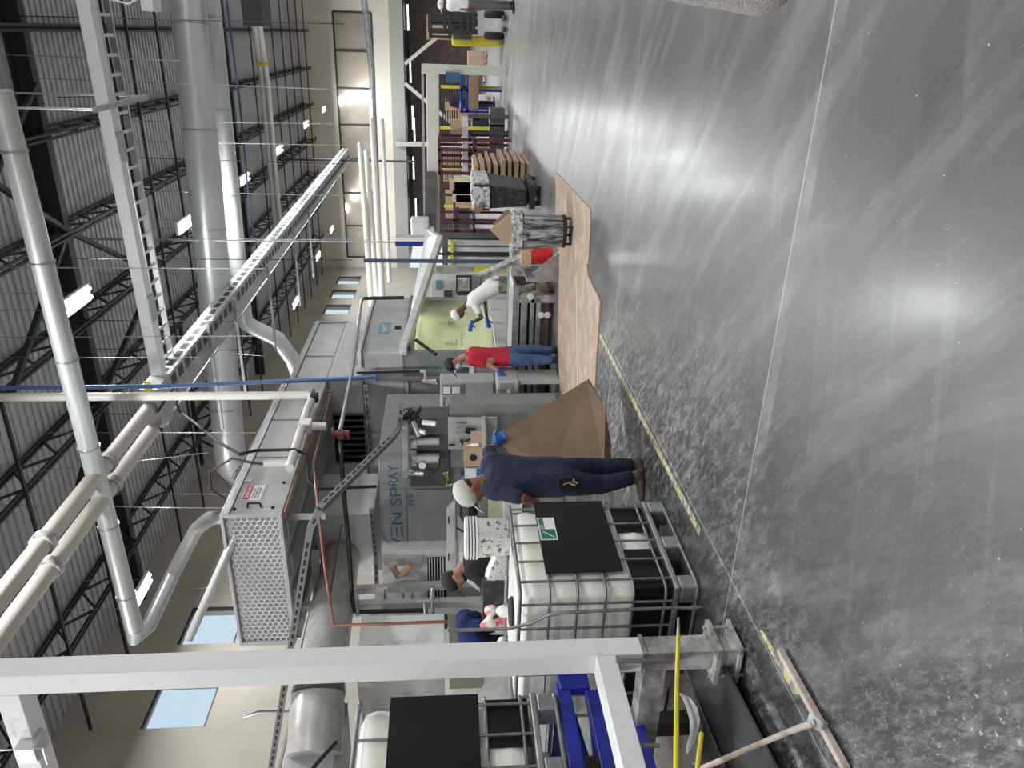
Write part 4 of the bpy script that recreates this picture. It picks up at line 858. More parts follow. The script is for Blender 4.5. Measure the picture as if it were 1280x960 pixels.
b = MB(); b.slab([P(571, 640, Y=8.95), P(600, 690, Y=8.6), P(600, 740, Y=8.6), P(571, 718, Y=8.95)], (0, 1, 0), .03); b.build('sloping_panel', 'grey_light', T)
MB().beam(P(571, 660, Y=8.85), P(592, 672, Y=8.7), .02).build('black_edge', 'matblack', T)
# ---- louvres and panels on the left
T = thing('louvre_unit', 'light grey cabinet with black vertical louvres and a sage green lower panel', 'cabinet', (-8.5, 9.2, 0))
a_ = P(533, 697, Y=9.2); 
MB().box((-11.5, 9.25, 0), (P(533, 690, Y=9.2).x, 10.4, P(480, 760, Y=9.2).z)).build('casing', 'white_mach', T, bevel=.01)
b = MB(); pbox(b, Y=9.22, c1=(534, 698), c2=(556, 726), d=.04); pbox(b, Y=9.22, c1=(534, 735), c2=(559, 786), d=.04); b.build('louvre_opening', 'matblack', T)
b = MB()
for x in (536.5, 540, 543.5, 547, 550.5, 554):
    pbox(b, Y=9.19, c1=(x-.7, 698), c2=(x+.7, 726), d=.03); pbox(b, Y=9.19, c1=(x-.7, 735), c2=(x+.7, 786), d=.03)
b.build('louvre_blades', 'white_mach', T)
b = MB(); pbox(b, Y=9.2, c1=(561, 738), c2=(602, 860), d=.05); b.build('green_panel', 'green_panel', T)
b = MB()
for q in ((498, 735, 501, 800), (510, 735, 513, 800), (490, 795, 545, 799), (490, 735, 545, 738)): pbox(b, Y=9.15, c1=(q[0], q[1]), c2=(q[2], q[3]), d=.05)
b.build('door_frame', 'grey_light', T)
b = MB(); b.beam(P(394, 740, Y=8.9), P(560, 731, Y=8.9), .1, .09); b.beam(P(394, 690, Y=9.1), P(396, 745, Y=9.1), .1); b.beam(P(480, 700, Y=9.2), P(528, 700, Y=9.2), .12, .1)
tag(b.build('support_post', 'grey_light'), 'grey steel post rising left of the louvres to the raised box', 'post')
T = thing('vent_box', 'white sloped duct box with a dark arch above the thick sloping duct', 'duct box', P(420, 700, Y=10))
MB().box((P(384, 720, Y=10).x, 10, P(470, 700, Y=10).z), (P(384, 644, Y=10).x, 11.2, P(384, 700, Y=10).z)).build('box', 'white_mach', T, bevel=.01)
b = MB(); b.tube([P(432, 725, Y=9.7), P(436, 700, Y=9.7), P(425, 690, Y=9.9)], .05, 10); b.build('trim', 'grey_dark', T)
b = MB(); b.tube([P(490, 706, Y=9), P(497, 720, Y=9), P(505, 716, Y=9), P(514, 706, Y=9)], .055, 12); tag(b.build('flex_hose', 'card_light', smooth=True), 'short tan flexible hose elbow behind the strut', 'hose')
for k, pts in enumerate(([(476, 700), (474, 770), (500, 830)], [(527, 728), (480, 745), (463, 795), (455, 860)], [(528, 732), (520, 760), (480, 800)])):
    pass
b = MB(); b.beam(P(527, 700, Y=9), P(535, 780, Y=9), .1); 
T = thing('arm_bracket', 'pale bent steel arm hanging left of the post', 'bracket', P(460, 790, Y=8.5))
b = MB(); b.beam(P(475, 735, Y=8.7), P(474, 752, Y=8.6), .08, .12); b.beam(P(474, 752, Y=8.6), P(458, 792, Y=8.5), .08, .12); b.beam(P(482, 735, Y=8.7), P(478, 830, Y=8.5), .05, .06); b.build('arm', 'white_mach', T)
# ---- big sloping duct on the left, one grey metal all round
DX = -7.6; c0 = P(440, 690, Y=10.3)
r_ = .33
pA = P(430, 672, Y=10.6); pB = P(398, 868, Y=6.7)
T = thing('sloping_duct', 'thick sloping grey duct, ending at a grey hopper', 'duct', pB)
MB().tube([pA, pB], .29, 32).build('duct_run', 'duct_grey', T, True)
pC = P(393, 944, Y=6.15); 
MB().lathe([(.29, 0), (.31, (pC-pB).length*.4), (.30, (pC-pB).length)], pB, 32, axis=(pC-pB)).build('flared_end', 'duct_grey', T, True)
b = MB(); d_ = (pB-pA).normalized(); b.tube([pA+d_*.75, pA+d_*.78], .30, 32); b.tube([pB-d_*.05, pB], .305, 32); b.build('clamp_band', 'galv', T, True)
b = MB(); q_ = P(384, 946, Y=6.2); b.box((q_.x-1.2, 5.9, q_.z-.32), (q_.x+.0, 6.9, q_.z+.26)); b.build('hopper', 'grey_light', T, bevel=.01)
MB().box((q_.x-1.2, 5.88, q_.z-.36), (q_.x+.02, 6.92, q_.z-.30)).build('hopper_rim', 'grey_mach', T)
tag(MB().tube([P(420, 928, Y=5.0), P(395, 955, Y=4.6), P(380, 975, Y=4.4)], .02, 8).build('dark_rod', 'pipe_dark', smooth=True), 'dark rod slanting in front of the hopper', 'rod')
T = thing('wall_pipe', 'short bent grey pipe with a red tag near the flared duct', 'pipe', P(350, 890, Y=8.5)); MB().tube([P(306, 896, Y=9.4), P(325, 890, Y=9.3), P(372, 890, Y=9.2)], .03, 8).build('pipe_run', 'galv', T, True)
MB().obox(P(372, 893, Y=9.1), (.06, .03, .08)).build('red_tag', 'redp', T)
b = MB(); b.beam(P(535, 900, Y=7.5), P(455, 902, Y=7.5), .08, .06)
# panels right behind raised tote
T = thing('pale_cabinet', 'row of pale grey cabinet doors behind the raised tote', 'cabinet', (-8, 7.6, 0))
b = MB(); pbox(b, Y=7.4, c1=(445, 826), c2=(556, 900), d=.8); b.build('casing', 'white_mach', T)
b = MB()
for (y0_, y1_) in ((831, 833), (843, 845)): pbox(b, Y=7.38, c1=(430, y0_), c2=(560, y1_), d=.02)
b.build('door_gap', 'grey_dark', T)
# ---- conveyor crossing to the press
T = thing('conveyor', 'low steel roller conveyor running into the press, dusted white', 'conveyor', (-4.3, 11.5, 0))
xe = -3.42; zc = .63
b = MB(); b.box((-5.9, 11.0, zc-.09), (xe, 11.08, zc)); b.box((-5.9, 12.05, zc-.09), (xe, 12.13, zc)); b.build('side_rail', 'galv', T, bevel=.005)
MB().box((-5.9, 11.08, zc-.05), (xe, 12.05, zc-.02)).build('bed', 'alu', T)
b = MB(); b.box((-5.9, 10.98, zc-.22), (xe-.1, 11.04, zc-.13)); b.box((-5.9, 10.98, .20), (xe-.25, 11.06, .27)); b.box((-5.9, 11.0, .30), (xe-.2, 11.05, .36)); b.build('lower_rail', 'galv', T, bevel=.004)
b = MB(); b.box((-5.9, 11.2, .05), (xe-.15, 11.9, .18)); b.build('bottom_tray', 'card_floor', T)
for x in (xe-.2, -4.9, -5.6): MB().box((x-.06, 11.0, 0), (x+.06, 11.1, zc-.09)).build('leg', 'dirty_steel', T)
for x in (xe-.2, -5.6): MB().box((x-.06, 12.0, 0), (x+.06, 12.1, zc-.09)).build('leg', 'dirty_steel', T)
for (x, y) in ((663, 370), (676, 393), (684, 393)): MB().lathe([(.045, 0), (.05, .01), (.05, .04), (.02, .045)], P(x, y, Y=10.97), 16, axis=(0, -1, 0)).build('wheel_hub', 'white_mach', T, True)
MB().box((-5.9, 11.1, .18), (xe-.3, 11.15, .52)).build('shade_panel', 'grey_dark', T)  # dark sheet put in for the shade under the conveyor bed
T = thing('hopper_chute', 'dusty grey sloped hopper side at the end of the conveyor', 'chute', P(702, 330, Z=0))
MB().slab([P(702, 313, Y=10.7), P(702, 347, Y=10.7), P(671, 347, Y=10.7), P(665, 342, Y=10.7)], (0, 1, 0), .05).build('side_plate', 'galv', T)
MB().slab([P(658, 347, Y=10.75), P(702, 347, Y=10.75), P(702, 352, Y=10.75), P(658, 352, Y=10.75)], (0, 1, 0), .6).build('end_post', 'galv', T)
T = thing('steel_stand', 'pale dusty steel frame standing between the grey bin and the conveyor', 'frame', P(690, 325, Z=0))
b = MB(); pbox(b, Y=11.2, c1=(640, 312), c2=(662, 345), d=.5); b.beam(P(600, 345, Y=11.3), P(660, 318, Y=11.1), .10, .08); b.build('frame', 'dirty_steel', T)
b = MB(); pbox(b, Y=10.9, c1=(652, 317), c2=(664, 333), d=.2); b.build('tan_box', 'card_light', T)
tag(MB().lathe([(.13, 0), (.15, .28), (.16, .3)], P(690, 318, Y=11.0)+V((0, 0, -.0)), 20).build('red_bucket', 'redp', smooth=True), 'red bucket half hidden behind the dusty grey bin', 'bucket')
# control cabinet with monitor
T = thing('control_cabinet', 'white control cabinet with a framed monitor and blue label', 'control cabinet', P(640, 360, Y=16.5))
b = MB(); pbox(b, Y=16.4, c1=(538, 342), c2=(640, 376), d=.7); b.build('casing', 'white_mach', T, bevel=.01)
b = MB(); pbox(b, Y=16.3, c1=(570, 345), c2=(589, 366), d=.08); s_ = b.build('monitor', 'sash', T)
b = MB(); pbox(b, Y=16.29, c1=(572, 347), c2=(587, 364), d=.02); b.build('screen', 'screen', s_)
b = MB(); pbox(b, Y=16.3, c1=(590, 346), c2=(600, 360), d=.1); b.build('keypad', 'grey_mach', T)
b = MB(); pbox(b, Y=16.35, c1=(571, 367), c2=(605, 369), d=.3); b.build('tray', 'sash', T)
p = P(548, 356, Y=16.38); MB().box(p-V((.12, 0, .05)), p+V((.1, .02, .06))).build('blue_label', 'ink_light', T)
b = MB()
for yy in (366, 371): p = P(555, yy, Y=16.38); b.box(p-V((.05, 0, .18)), p+V((.05, .02, 0)))
b.build('dark_marks', 'grey_dark', T)
tag(MB().box(P(553, 336, Y=17.5), P(570, 343, Y=17.7)).build('warning_sign', 'orange'), 'orange sign glowing above the white control cabinet', 'sign')
# vertical poles around
for nm_, (x0_, y0_, x1_, y1_, Yd, r, m_, lab) in {'a': (455, 328, 642, 327, 14.5, .04, 'blue_dim', 'blue-grey vertical pipe beside the raised hatch'), 'b': (560, 300, 640, 299, 13.5, .018, 'matblack', 'thin black vertical pole left of the cardboard tip'), 'c': (548, 318, 640, 318, 13.5, .022, 'matblack', 'thin black vertical pole next to the blue-grey pipe')}.items():
    a_ = P(x1_, y1_, Y=Yd); c_ = P(x0_, y0_, Y=Yd)
    tag(MB().tube([(a_.x, a_.y, 0), (a_.x, a_.y, c_.z)], r, 8).build('pole', m_), lab, 'pole')
T = thing('yellow_pole', 'pole wrapped in yellow and black tape in its lower half', 'pole', P(641, 337, Y=13.8))
a_ = P(641, 337, Y=13.8); c_ = P(592, 337, Y=13.8); d_ = P(545, 337, Y=13.8)
MB().tube([(a_.x, a_.y, 0), (a_.x, a_.y, c_.z)], .06, 10).build('yellow_sleeve', 'yellow', T, True); MB().tube([(a_.x, a_.y, c_.z), (a_.x, a_.y, d_.z)], .045, 10).build('grey_upper', 'galv', T, True)
# ---- bins
T = thing('grey_bin', 'dusty round grey bin on castors, cardboard sticking out of it', 'bin', (-2.27, 9.7, 0)); c = V((-2.30, 9.78, 0))
MB().lathe([(.19, .13), (.20, .14), (.235, .66), (.225, .67)], c, 32).build('body', 'bin_black', T, True)
MB().lathe([(.235, .655), (.262, .66), (.265, .755), (.275, .76), (.27, .80), (.25, .80), (.235, .68)], c, 32).build('rim', 'bin_rim', T, True)
MB().box(c+V((-.06, -.29, .60)), c+V((.06, -.24, .68))).build('handle', 'bin_black', T, bevel=.01)
MB().lathe([(.20, .085), (.21, .09), (.21, .125), (.19, .13)], c, 28).build('dolly', 'matblack', T, True)
for a_ in (30, 120, 210, 300):
    q = c+V((math.cos(math.radians(a_))*.17, math.sin(math.radians(a_))*.17, .04)); MB().lathe([(.03, -.015), (.04, -.01), (.04, .01), (.03, .015)], q, 14, axis=(1, .3, 0)).build('castor', 'steel_dark', T, True)
b = MB(); b.slab([P(642, 263, Y=9.7), P(612, 287, Y=9.7), P(633, 308, Y=9.7), P(643, 297, Y=9.7), P(650, 292, Y=9.7), P(650, 266, Y=9.7)], (0, 1, 0), .012)
tag(b.build('cardboard_scrap', 'card_light'), 'light brown cardboard piece standing up in the dusty grey bin', 'cardboard')
b = MB(); b.slab([P(644, 263, Y=9.9), P(633, 262, Y=9.9), P(616, 281, Y=9.9), P(622, 285, Y=9.9)], (.3, 1, 0), .012)
tag(b.build('cardboard_scrap', 'card'), 'darker cardboard piece leaning behind the light one in the bin', 'cardboard')
T = thing('black_cart', 'black plastic tilt cart crusted with plaster along its rim', 'cart', P(672, 245, Z=0))
p = P(668, 245, Y=13.2); xa, xb = P(650, 262, Y=13.2).x, P(650, 232, Y=13.2).x
zt_, zb_ = P(611, 245, Y=13.2).z, P(660, 245, Y=13.2).z
b = MB(); b.quad8([(xa+.04, 13.3, .22), (xb-.1, 13.3, .22), (xb-.05, 14.3, .22), (xa+.04, 14.3, .22), (xa, 13.2, zt_), (xb, 13.2, zt_), (xb, 14.5, zt_), (xa, 14.5, zt_)]); b.build('tub', 'bin_dusty', T, bevel=.04)
zr = P(591, 245, Y=13.2).z
b = MB()
for (q0_, q1_) in (((xa-.03, 13.15), (xb+.03, 13.22)), ((xa-.03, 14.45), (xb+.03, 14.52)), ((xa-.03, 13.15), (xa+.04, 14.5)), ((xb-.04, 13.15), (xb+.03, 14.5))): b.box((q0_[0], q0_[1], zt_-.02), (q1_[0], q1_[1], zr))
b.build('crusted_rim', 'bin_rim', T, bevel=.02)
b = MB(); b.box((xa, 13.25, .10), (xb, 14.4, .2)); b.build('chassis', 'steel_dark', T)
for x in (xa+.08, xb-.06):
    for y in (13.35, 14.3): MB().lathe([(.09, -.03), (.1, -.02), (.1, .02), (.09, .03)], (x, y, .1), 16, axis=(1, 0, 0)).build('wheel', 'matblack', T, True)
b = MB(); b.slab([P(597, 258, Y=13.1), P(603, 250, Y=13.1), P(604, 262, Y=13.1), P(597, 268, Y=13.1), P(590, 262, Y=13.1)], (0, 1, 0), .02); tag(b.build('cardboard_scrap', 'card'), 'brown cardboard flap hanging over the rim of the black cart', 'cardboard')
# ---- board stacks
for si, (xl, xr, Yd, rows, lab) in enumerate(((594, 640, 15.2, 9, 'near'), )):
    zz = 0.02; xs2 = (P(640, 236, Y=Yd).x, P(640, 204, Y=Yd).x); k = 0; 
    zq = [0.0, .10, .22, .36, .48, .62, .76, .88, 1.0]
    for k, z0_ in enumerate(zq):
        sft = random.uniform(-.05, .05); b = MB()
        b.box((xs2[0]+sft, Yd+random.uniform(-.04, .04), z0_), (xs2[1]+sft-.05*(k > 5), Yd+1.6, z0_+.085 if k % 3 else z0_+.06))
        tag(b.build('wood_board', 'wood'), 'brown board in the offset stack behind the black cart, layer %s from the floor' % nm[k].replace('nearest', 'first').replace('next', 'second'), 'board', 'boards stacked behind the black cart')
# ================================================================ PEOPLE
def ell(b, c, ax, rad, n=16, m=10):
    i0 = len(b.v); c = V(c)
    for i in range(m+1):
        t = math.pi*i/m
        for j in range(n):
            s = 2*math.pi*j/n; b.v.append(c + ax[0]*(rad[0]*math.sin(t)*math.cos(s)) + ax[1]*(rad[1]*math.sin(t)*math.sin(s)) + ax[2]*(rad[2]*math.cos(t)))
    for i in range(m):
        for j in range(n): b.f.append((i0+i*n+j, i0+(i+1)*n+j, i0+(i+1)*n+(j+1) % n, i0+i*n+(j+1) % n))
    return b
def limb(b, pts, rs, n=12):
    out = []; rr = []
    for k in range(len(pts)-1):
        for t in (0, .33, .66): out.append(V(pts[k]).lerp(V(pts[k+1]), t)); rr.append(rs[k]+(rs[k+1]-rs[k])*t)
    out.append(V(pts[-1])); rr.append(rs[-1]); b.tube(out, rr, n)
    for p, r in zip(pts, rs): ell(b, p, (V((1, 0, 0)), V((0, 1, 0)), V((0, 0, 1))), (r, r, r), 10, 6)
    return b
def fuse(b, name, m, parent, vox=.014, smooth=6):
    o = b.build(name, m, parent, True); r = o.modifiers.new('r', 'REMESH'); r.mode = 'VOXEL'; r.voxel_size = vox; r.use_smooth_shade = True
    s = o.modifiers.new('s', 'SMOOTH'); s.iterations = smooth; s.factor = .5
    dg = bpy.context.evaluated_depsgraph_get(); me = bpy.data.meshes.new_from_object(o.evaluated_get(dg)); o.modifiers.clear(); o.data = me
    me.polygons.foreach_set('use_smooth', [True]*len(me.polygons)); return o
def hand(b, w, d, side, nrm, s=1.0, curl=.5, g=0.0):
    """palm from wrist w along d, thumb towards side, fingers bending towards nrm"""
    d = d.normalized(); nrm = nrm.normalized(); side = (side - d*side.dot(d)).normalized()
    ell(b, w+d*.045*s, (side, nrm, d), (.042*s+g, .016*s+g, .055*s+g), 12, 8)
    for k, (off, ln) in enumerate(((.030, .068), (.011, .078), (-.009, .073), (-.028, .058))):
        p = w + d*.085*s + side*off*s; pts = [p]; a = 0
        for seg in (.42, .32, .26):
            a += curl*.75; dd = d*math.cos(a) + nrm*math.sin(a); p = p + dd*ln*seg*s; pts.append(p)
        b.tube(pts, [.0095*s+g, .009*s+g, .0085*s+g, .007*s+g], 8)
    p = w + d*.03*s + side*.036*s; dd = (d*.6+side*.8+nrm*.3*curl).normalized(); q = p+dd*.035*s; b.tube([p, q, q+(d*.8+side*.2+nrm*curl).normalized()*.03*s], [.013*s+g, .011*s+g, .009*s+g], 8)
class Fig:
    def __init__(s, label, bx, by, Z=0, name='person'):
        s.base = P(bx, by, Z=Z) if Z is not None else None
        s.T = None; s.label = label
    def setup(s, base):
        s.base = V(base); s.n = V((s.base.x, s.base.y, 0)).normalized(); s.r = s.n.cross(V((0, 0, 1)))
        s.T = thing('person', s.label, 'person', (s.base.x, s.base.y, 0)); return s
    def J(s, x, y, df=0):
        d = ray(x, y); D = V((s.base.x, s.base.y, 0)).dot(s.n)+df; return EYE + d*(D/d.dot(s.n))
def make_person(f, head, hf, hu, neck, sh, el, wr, pel, hip, knee, ank, toe, mats, hdir, vox=.014, hs=1.0, gloves=None, cap=None, beard=False, mask=False, torso_r=.105, belly=0, curl=.5, hair=True, rh=.0, sleeve=.62, hnrm=None):
    T = f.T; r = f.r; up = V((0, 0, 1)); hf = hf.normalized(); hu = (hu-hf*hu.dot(hf)).normalized(); hr = hf.cross(hu)
    b = MB(); ell(b, head+hu*.012, (hr, hf, hu), (.074*hs, .092*hs, .105*hs), 20, 14)
    ell(b, head-hu*.055*hs+hf*.028*hs, (hr, hf, hu), (.052*hs, .06*hs, .055*hs)); ell(b, head+hf*.098*hs-hu*.012, (hr, hf, hu), (.011, .018, .022), 8, 6)
    for s_ in (-1, 1): ell(b, head+hr*.076*s_*hs-hu*.01-hf*.008, (hr, hf, hu), (.010, .022, .032), 8, 6)
    ell(b, head+hf*.088*hs-hu*.052, (hr, hf, hu), (.022, .012, .008), 8, 6)
    limb(b, [head-hu*.06-hf*.02, neck, neck.lerp(pel, .12)], [.054, .056, .07])
    mid = sh[0].lerp(sh[1], .5)
    for k in (0, 1):
        limb(b, [sh[k], el[k], wr[k]], [.048, .040, .027]); limb(b, [hip[k], knee[k], ank[k]], [.085, .056, .038])
        if not gloves or not gloves[k]: hand(b, wr[k], hdir[k], -r if k else r, hnrm[k] if hnrm else f.n*-1, 1, curl)
        limb(b, [sh[k].lerp(mid, .35), pel.lerp(hip[k], .6)], [.085, .085])
    fuse(b, 'body', mats['skin'], T, vox)
    s = MB()                                                  # shirt
    for k in (0, 1):
        limb(s, [sh[k].lerp(mid, .30)-up*.015, sh[k].lerp(mid, .42).lerp(pel, .5)-up*0, pel.lerp(hip[k], .75)+up*.03], [torso_r*.86, torso_r, torso_r*.98+belly])
        e = sh[k].lerp(el[k], sleeve); limb(s, [sh[k].lerp(mid, .10), e], [.066, .062])
    limb(s, [neck-up*.02, mid-up*.05, pel+up*.08], [.062, torso_r*.95, torso_r])
    o = fuse(s, 'shirt', mats['shirt'], T, vox, 5)
    t = MB()
    for k in (0, 1): limb(t, [pel.lerp(hip[k], .8), hip[k].lerp(knee[k], .3), knee[k], ank[k]+up*.05], [.112, .102, .077, .064])
    limb(t, [pel+up*.03, pel-up*.05], [.11, .11]); fuse(t, 'trousers', mats['trousers'], T, vox, 5)
    for k in (0, 1):
        z0 = min(ank[k].z, toe[k].z); a = V((ank[k].x, ank[k].y, z0)); tt = V((toe[k].x, toe[k].y, z0)); d = (tt-a).normalized(); sd = d.cross(up)
        q = MB(); ell(q, a+up*.02-d*.015, (sd, d, up), (.042, .06, .045)); ell(q, a.lerp(tt, .55)+up*.005, (sd, d, up), (.046, .12, .035)); limb(q, [a+up*.02, ank[k]+up*.06], [.045, .05])
        o = fuse(q, 'boot', mats['boot'], T, vox*.8, 3)
        for v_ in o.data.vertices:
            lz = z0 - .028 - o.parent.location.z
            if v_.co.z < lz: v_.co.z = lz
    if gloves:
        for k in (0, 1):
            if gloves[k]:
                g = MB(); limb(g, [wr[k]-hdir[k].normalized()*.03, wr[k]+hdir[k].normalized()*.01], [.034, .030]); hand(g, wr[k], hdir[k], -r if k else r, hnrm[k] if hnrm else f.n*-1, 1.06, curl, .002)
                fuse(g, 'glove', gloves[k], T, min(vox, .008), 2)
    if hair:
        h = MB(); ell(h, head+hu*.03-hf*.018, (hr, hf, hu), (.080*hs, .088*hs, .095*hs), 18, 12); fuse(h, 'hair', 'hair', T, vox, 2)
    if beard:
        h = MB(); ell(h, head-hu*.085+hf*.034, (hr, hf, hu), (.052, .058, .036)); fuse(h, 'beard', 'hair', T, vox*.8, 2)
    if mask:
        h = MB(); ell(h, head-hu*.045+hf*.055, (hr, hf, hu), (.060, .058, .055)); fuse(h, 'face_mask', 'mask', T, vox*.8, 2)
    if cap:
        c = MB(); ell(c, head+hu*.050-hf*.010, (hr, hf, hu), (.092*hs, .108*hs, .086*hs), 20, 12); o = c.build('cap', cap[0], T, True)
        q = MB(); ell(q, head+hu*.045+hf*.135, (hr, (hf-hu*.25).normalized(), (hu+hf*.25).normalized()), (.068, .075, .008)); q.build('brim', cap[1], o, True)
    # eyes
    e = MB()
    for s_ in (-1, 1): ell(e, head+hf*.083*hs+hr*.028*s_+hu*.018, (hr, hf, hu), (.009, .004, .004), 8, 6)
    e.build('eyes', 'hair', T, True)
    return T
up = V((0, 0, 1))
# ---- man in navy with the cardboard sheet
f = Fig('person in navy shirt, jeans and pale grey cap holding a large cardboard sheet', 0, 0, None).setup(P(806, 592, Z=0)); J = f.J; r = f.r; n = f.n
T = make_person(f, J(589, 613, -.02), (-r*.85+n*.1-up*.62), (up*.75-r*.6), J(607, 600, 0), [J(614, 577, .10), J(618, 615, -.10)], [J(611, 563, .25), J(652, 622, -.22)], [J(619, 557, .36), J(671, 628, -.02)],
    J(697, 597, 0), [J(706, 588, .06), J(706, 604, -.06)], [J(752, 584, .10), J(752, 606, -.04)], [J(793, 582, .06), J(793, 598, -.12)], [J(803, 600, .02), J(803, 622, -.16)],
    dict(skin='skin', shirt='navy', trousers='denim_dark', boot='boot'), [(r*.5+n*.5-up*.7), (n-up*.3)], vox=.010, gloves=['glove', None], cap=('cap_grey', 'cap_grey'), beard=True, torso_r=.132, belly=.0, curl=1.0, hair=True, sleeve=.86, hs=1.1, hnrm=[n*1.0-up*.2, n])
c = MB(); hd = J(584, 601, -.06); 
g = MB()
for (x1, y1, x2, y2) in ((702, 600, 719, 607), (704, 606, 718, 599), (708, 598, 722, 604)): g.tube([J(x1, y1, -.22), J(x2, y2, -.23)], [.004, .010], 6)
g.build('pocket_tools', 'card_light', T); MB().obox(J(706, 603, -.20), (.10, .05, .12)).build('pocket', 'black_cloth', T, bevel=.01)
g = MB(); ell(g, J(634, 561, .33), (r, n, up), (.022, .05, .05)); 
g2 = MB(); hand(g2, J(617, 552, .38), (r*.5-up*.8), r, -n, 1.0, .8, .002); fuse(g2, 'glove_fingers', 'glove', T, .008, 2)
# cardboard sheet: folded blank held tilted
b = MB(); Fp = lambda x, y, d=.28: f.J(x, y, d)
b.slab([Fp(621, 545, .44), Fp(733, 475, .75), Fp(757, 510, .55), Fp(755, 580, .35), Fp(745, 588, .33), Fp(690, 586, .33), Fp(640, 572, .40)], n*1.0, .012)
T = thing('cardboard_sheet', 'large folded brown cardboard sheet held tilted by the navy-shirted worker', 'cardboard', Fp(757, 540, .4))
b.build('front_sheet', 'card', T)
b = MB().slab([Fp(732, 480, .77), Fp(757, 511, .565), Fp(755, 578, .37), Fp(763, 588, .52), Fp(764, 556, .6), Fp(758, 520, .72)], n*1.0, .01); b.build('under_flap', 'card', T)
b = MB().slab([Fp(736, 473, .9), Fp(752, 500, .85), Fp(757, 512, .60), Fp(733, 476, .76)], n*1.0, .01); b.build('pale_edge_flap', 'card_light', T)
# ---- man in crimson shirt
f = Fig('person in crimson shirt, blue jeans, black cap and blue face mask', 0, 0, None).setup(P(697, 450, Z=0)); J = f.J; r = f.r; n = f.n
make_person(f, J(567, 455, -.02), (-r*.85-n*.35-up*.35), (up*.9-r*.25), J(581, 446, 0), [J(590, 439, .12), J(590, 452, -.14)], [J(607, 440, .2), J(613, 457, -.16)], [J(625, 448, .2), J(625, 465, -.2)],
    J(636, 446, 0), [J(640, 441, .09), J(640, 450, -.09)], [J(668, 437, .1), J(668, 450, -.09)], [J(692, 438, .1), J(692, 450, -.12)], [J(698, 450, .1), J(699, 464, -.14)],
    dict(skin='skin2', shirt='red_cloth', trousers='denim', boot='matblack'), [(-r*.3-up*.8), (-r*.7-up*.6)], vox=.013, gloves=['glove', 'glove'], cap=('matblack', 'matblack'), mask=True, torso_r=.112, curl=.5, hnrm=[n, n])
# ---- man in white leaning into the hatch
f = Fig('person in white shirt, olive patterned trousers and white hood, leaning into the open press', 0, 0, None).setup(P(668, 362, Z=0)); J = f.J; r = f.r; n = f.n
f.base = V((f.base.x, f.base.y, 0)); bs = P(640, 352, Y=13.0); f.T.location = (bs.x, bs.y, 0); f.base = V((bs.x, bs.y, 0)); f.n = V((bs.x, bs.y, 0)).normalized(); f.r = f.n.cross(up); r = f.r; n = f.n; J = f.J
make_person(f, J(573, 392, -.05), (-r*.75-up*.6-n*.3), (up*.6-r*.75), J(582, 382, 0), [J(590, 371, .12), J(592, 379, -.14)], [J(606, 378, .2), J(602, 397, -.2)], [J(609, 400, .2), J(589, 404, -.25)],
    J(620, 356, 0), [J(624, 352, .09), J(624, 360, -.09)], [J(652, 352, .1), J(652, 362, -.09)], [V((J(690, 350, .1).x, J(690, 350, .1).y, .08)), V((J(690, 360, -.1).x, J(690, 360, -.1).y, .08))], [V((J(690, 362, .1).x, J(690, 362, .1).y, .03)), V((J(690, 372, -.1).x, J(690, 372, -.1).y, .03))],
    dict(skin='skin3', shirt='white_cloth', trousers='camo', boot='boot'), [(-r*.8-up*.2), (-r*.6+up*.1)], vox=.015, gloves=['glove', 'glove'], cap=('white_cloth', 'white_cloth'), torso_r=.125, curl=.5, hair=False, hnrm=[n, n])
# ---- man in black
bs = P(640, 712, Y=6.3); f = Fig('person in black shirt and black cap with a dark beard, bowed over the splattered table', 0, 0, None).setup((bs.x, bs.y, 0)); J = f.J; r = f.r; n = f.n
gz_ = lambda p, z: V((p.x, p.y, z))
make_person(f, J(568, 724, -.03), (-r*.8-n*.1-up*.6), (up*.8-r*.62), J(578, 708, 0), [J(589, 698, .14), J(591, 716, -.14)], [J(615, 705, .1), J(610, 735, -.18)], [J(628, 725, .0), J(609, 755, -.25)],
    J(648, 702, 0), [J(655, 697, .08), J(655, 707, -.08)], [J(710, 697, .08), J(710, 708, -.08)], [gz_(J(760, 697, .08), .08), gz_(J(760, 707, -.08), .08)], [gz_(J(760, 712, .08), .03), gz_(J(760, 722, -.08), .03)],
    dict(skin='skin2', shirt='black_cloth', trousers='black_cloth', boot='matblack'), [(-r*.8-up*.2), (-r*.9+n*.2)], vox=.012, cap=('matblack', 'matblack'), beard=True, torso_r=.125, curl=.4, hnrm=[n-up*.5, n-up*.5])
# ---- person in deep blue, bent over, mostly hidden
bs = P(640, 800, Y=6.0); f = Fig('person in deep blue top stooping behind the white post, next to the black-shirted worker', 0, 0, None).setup((bs.x, bs.y, 0)); J = f.J; r = f.r; n = f.n
make_person(f, J(612, 782, .12), (r*.7-up*.7), (up*.3+n*.9), J(596, 785, .06), [J(580, 772, .14), J(580, 785, -.10)], [J(604, 770, .2), J(612, 778, -.2)], [J(628, 772, .25), J(632, 778, -.1)],
    J(598, 812, 0), [J(604, 806, .09), J(604, 816, -.09)], [J(690, 806, .1), J(690, 812, -.09)], [gz_(J(760, 806, .08), .08), gz_(J(760, 816, -.08), .08)], [gz_(J(760, 796, .08), .03), gz_(J(760, 806, -.08), .03)],
    dict(skin='skin', shirt='blue_cloth', trousers='denim_dark', boot='matblack'), [(-up*.8+n*.2), (-up*.8)], vox=.014, torso_r=.125, curl=.4, hnrm=[n, n])
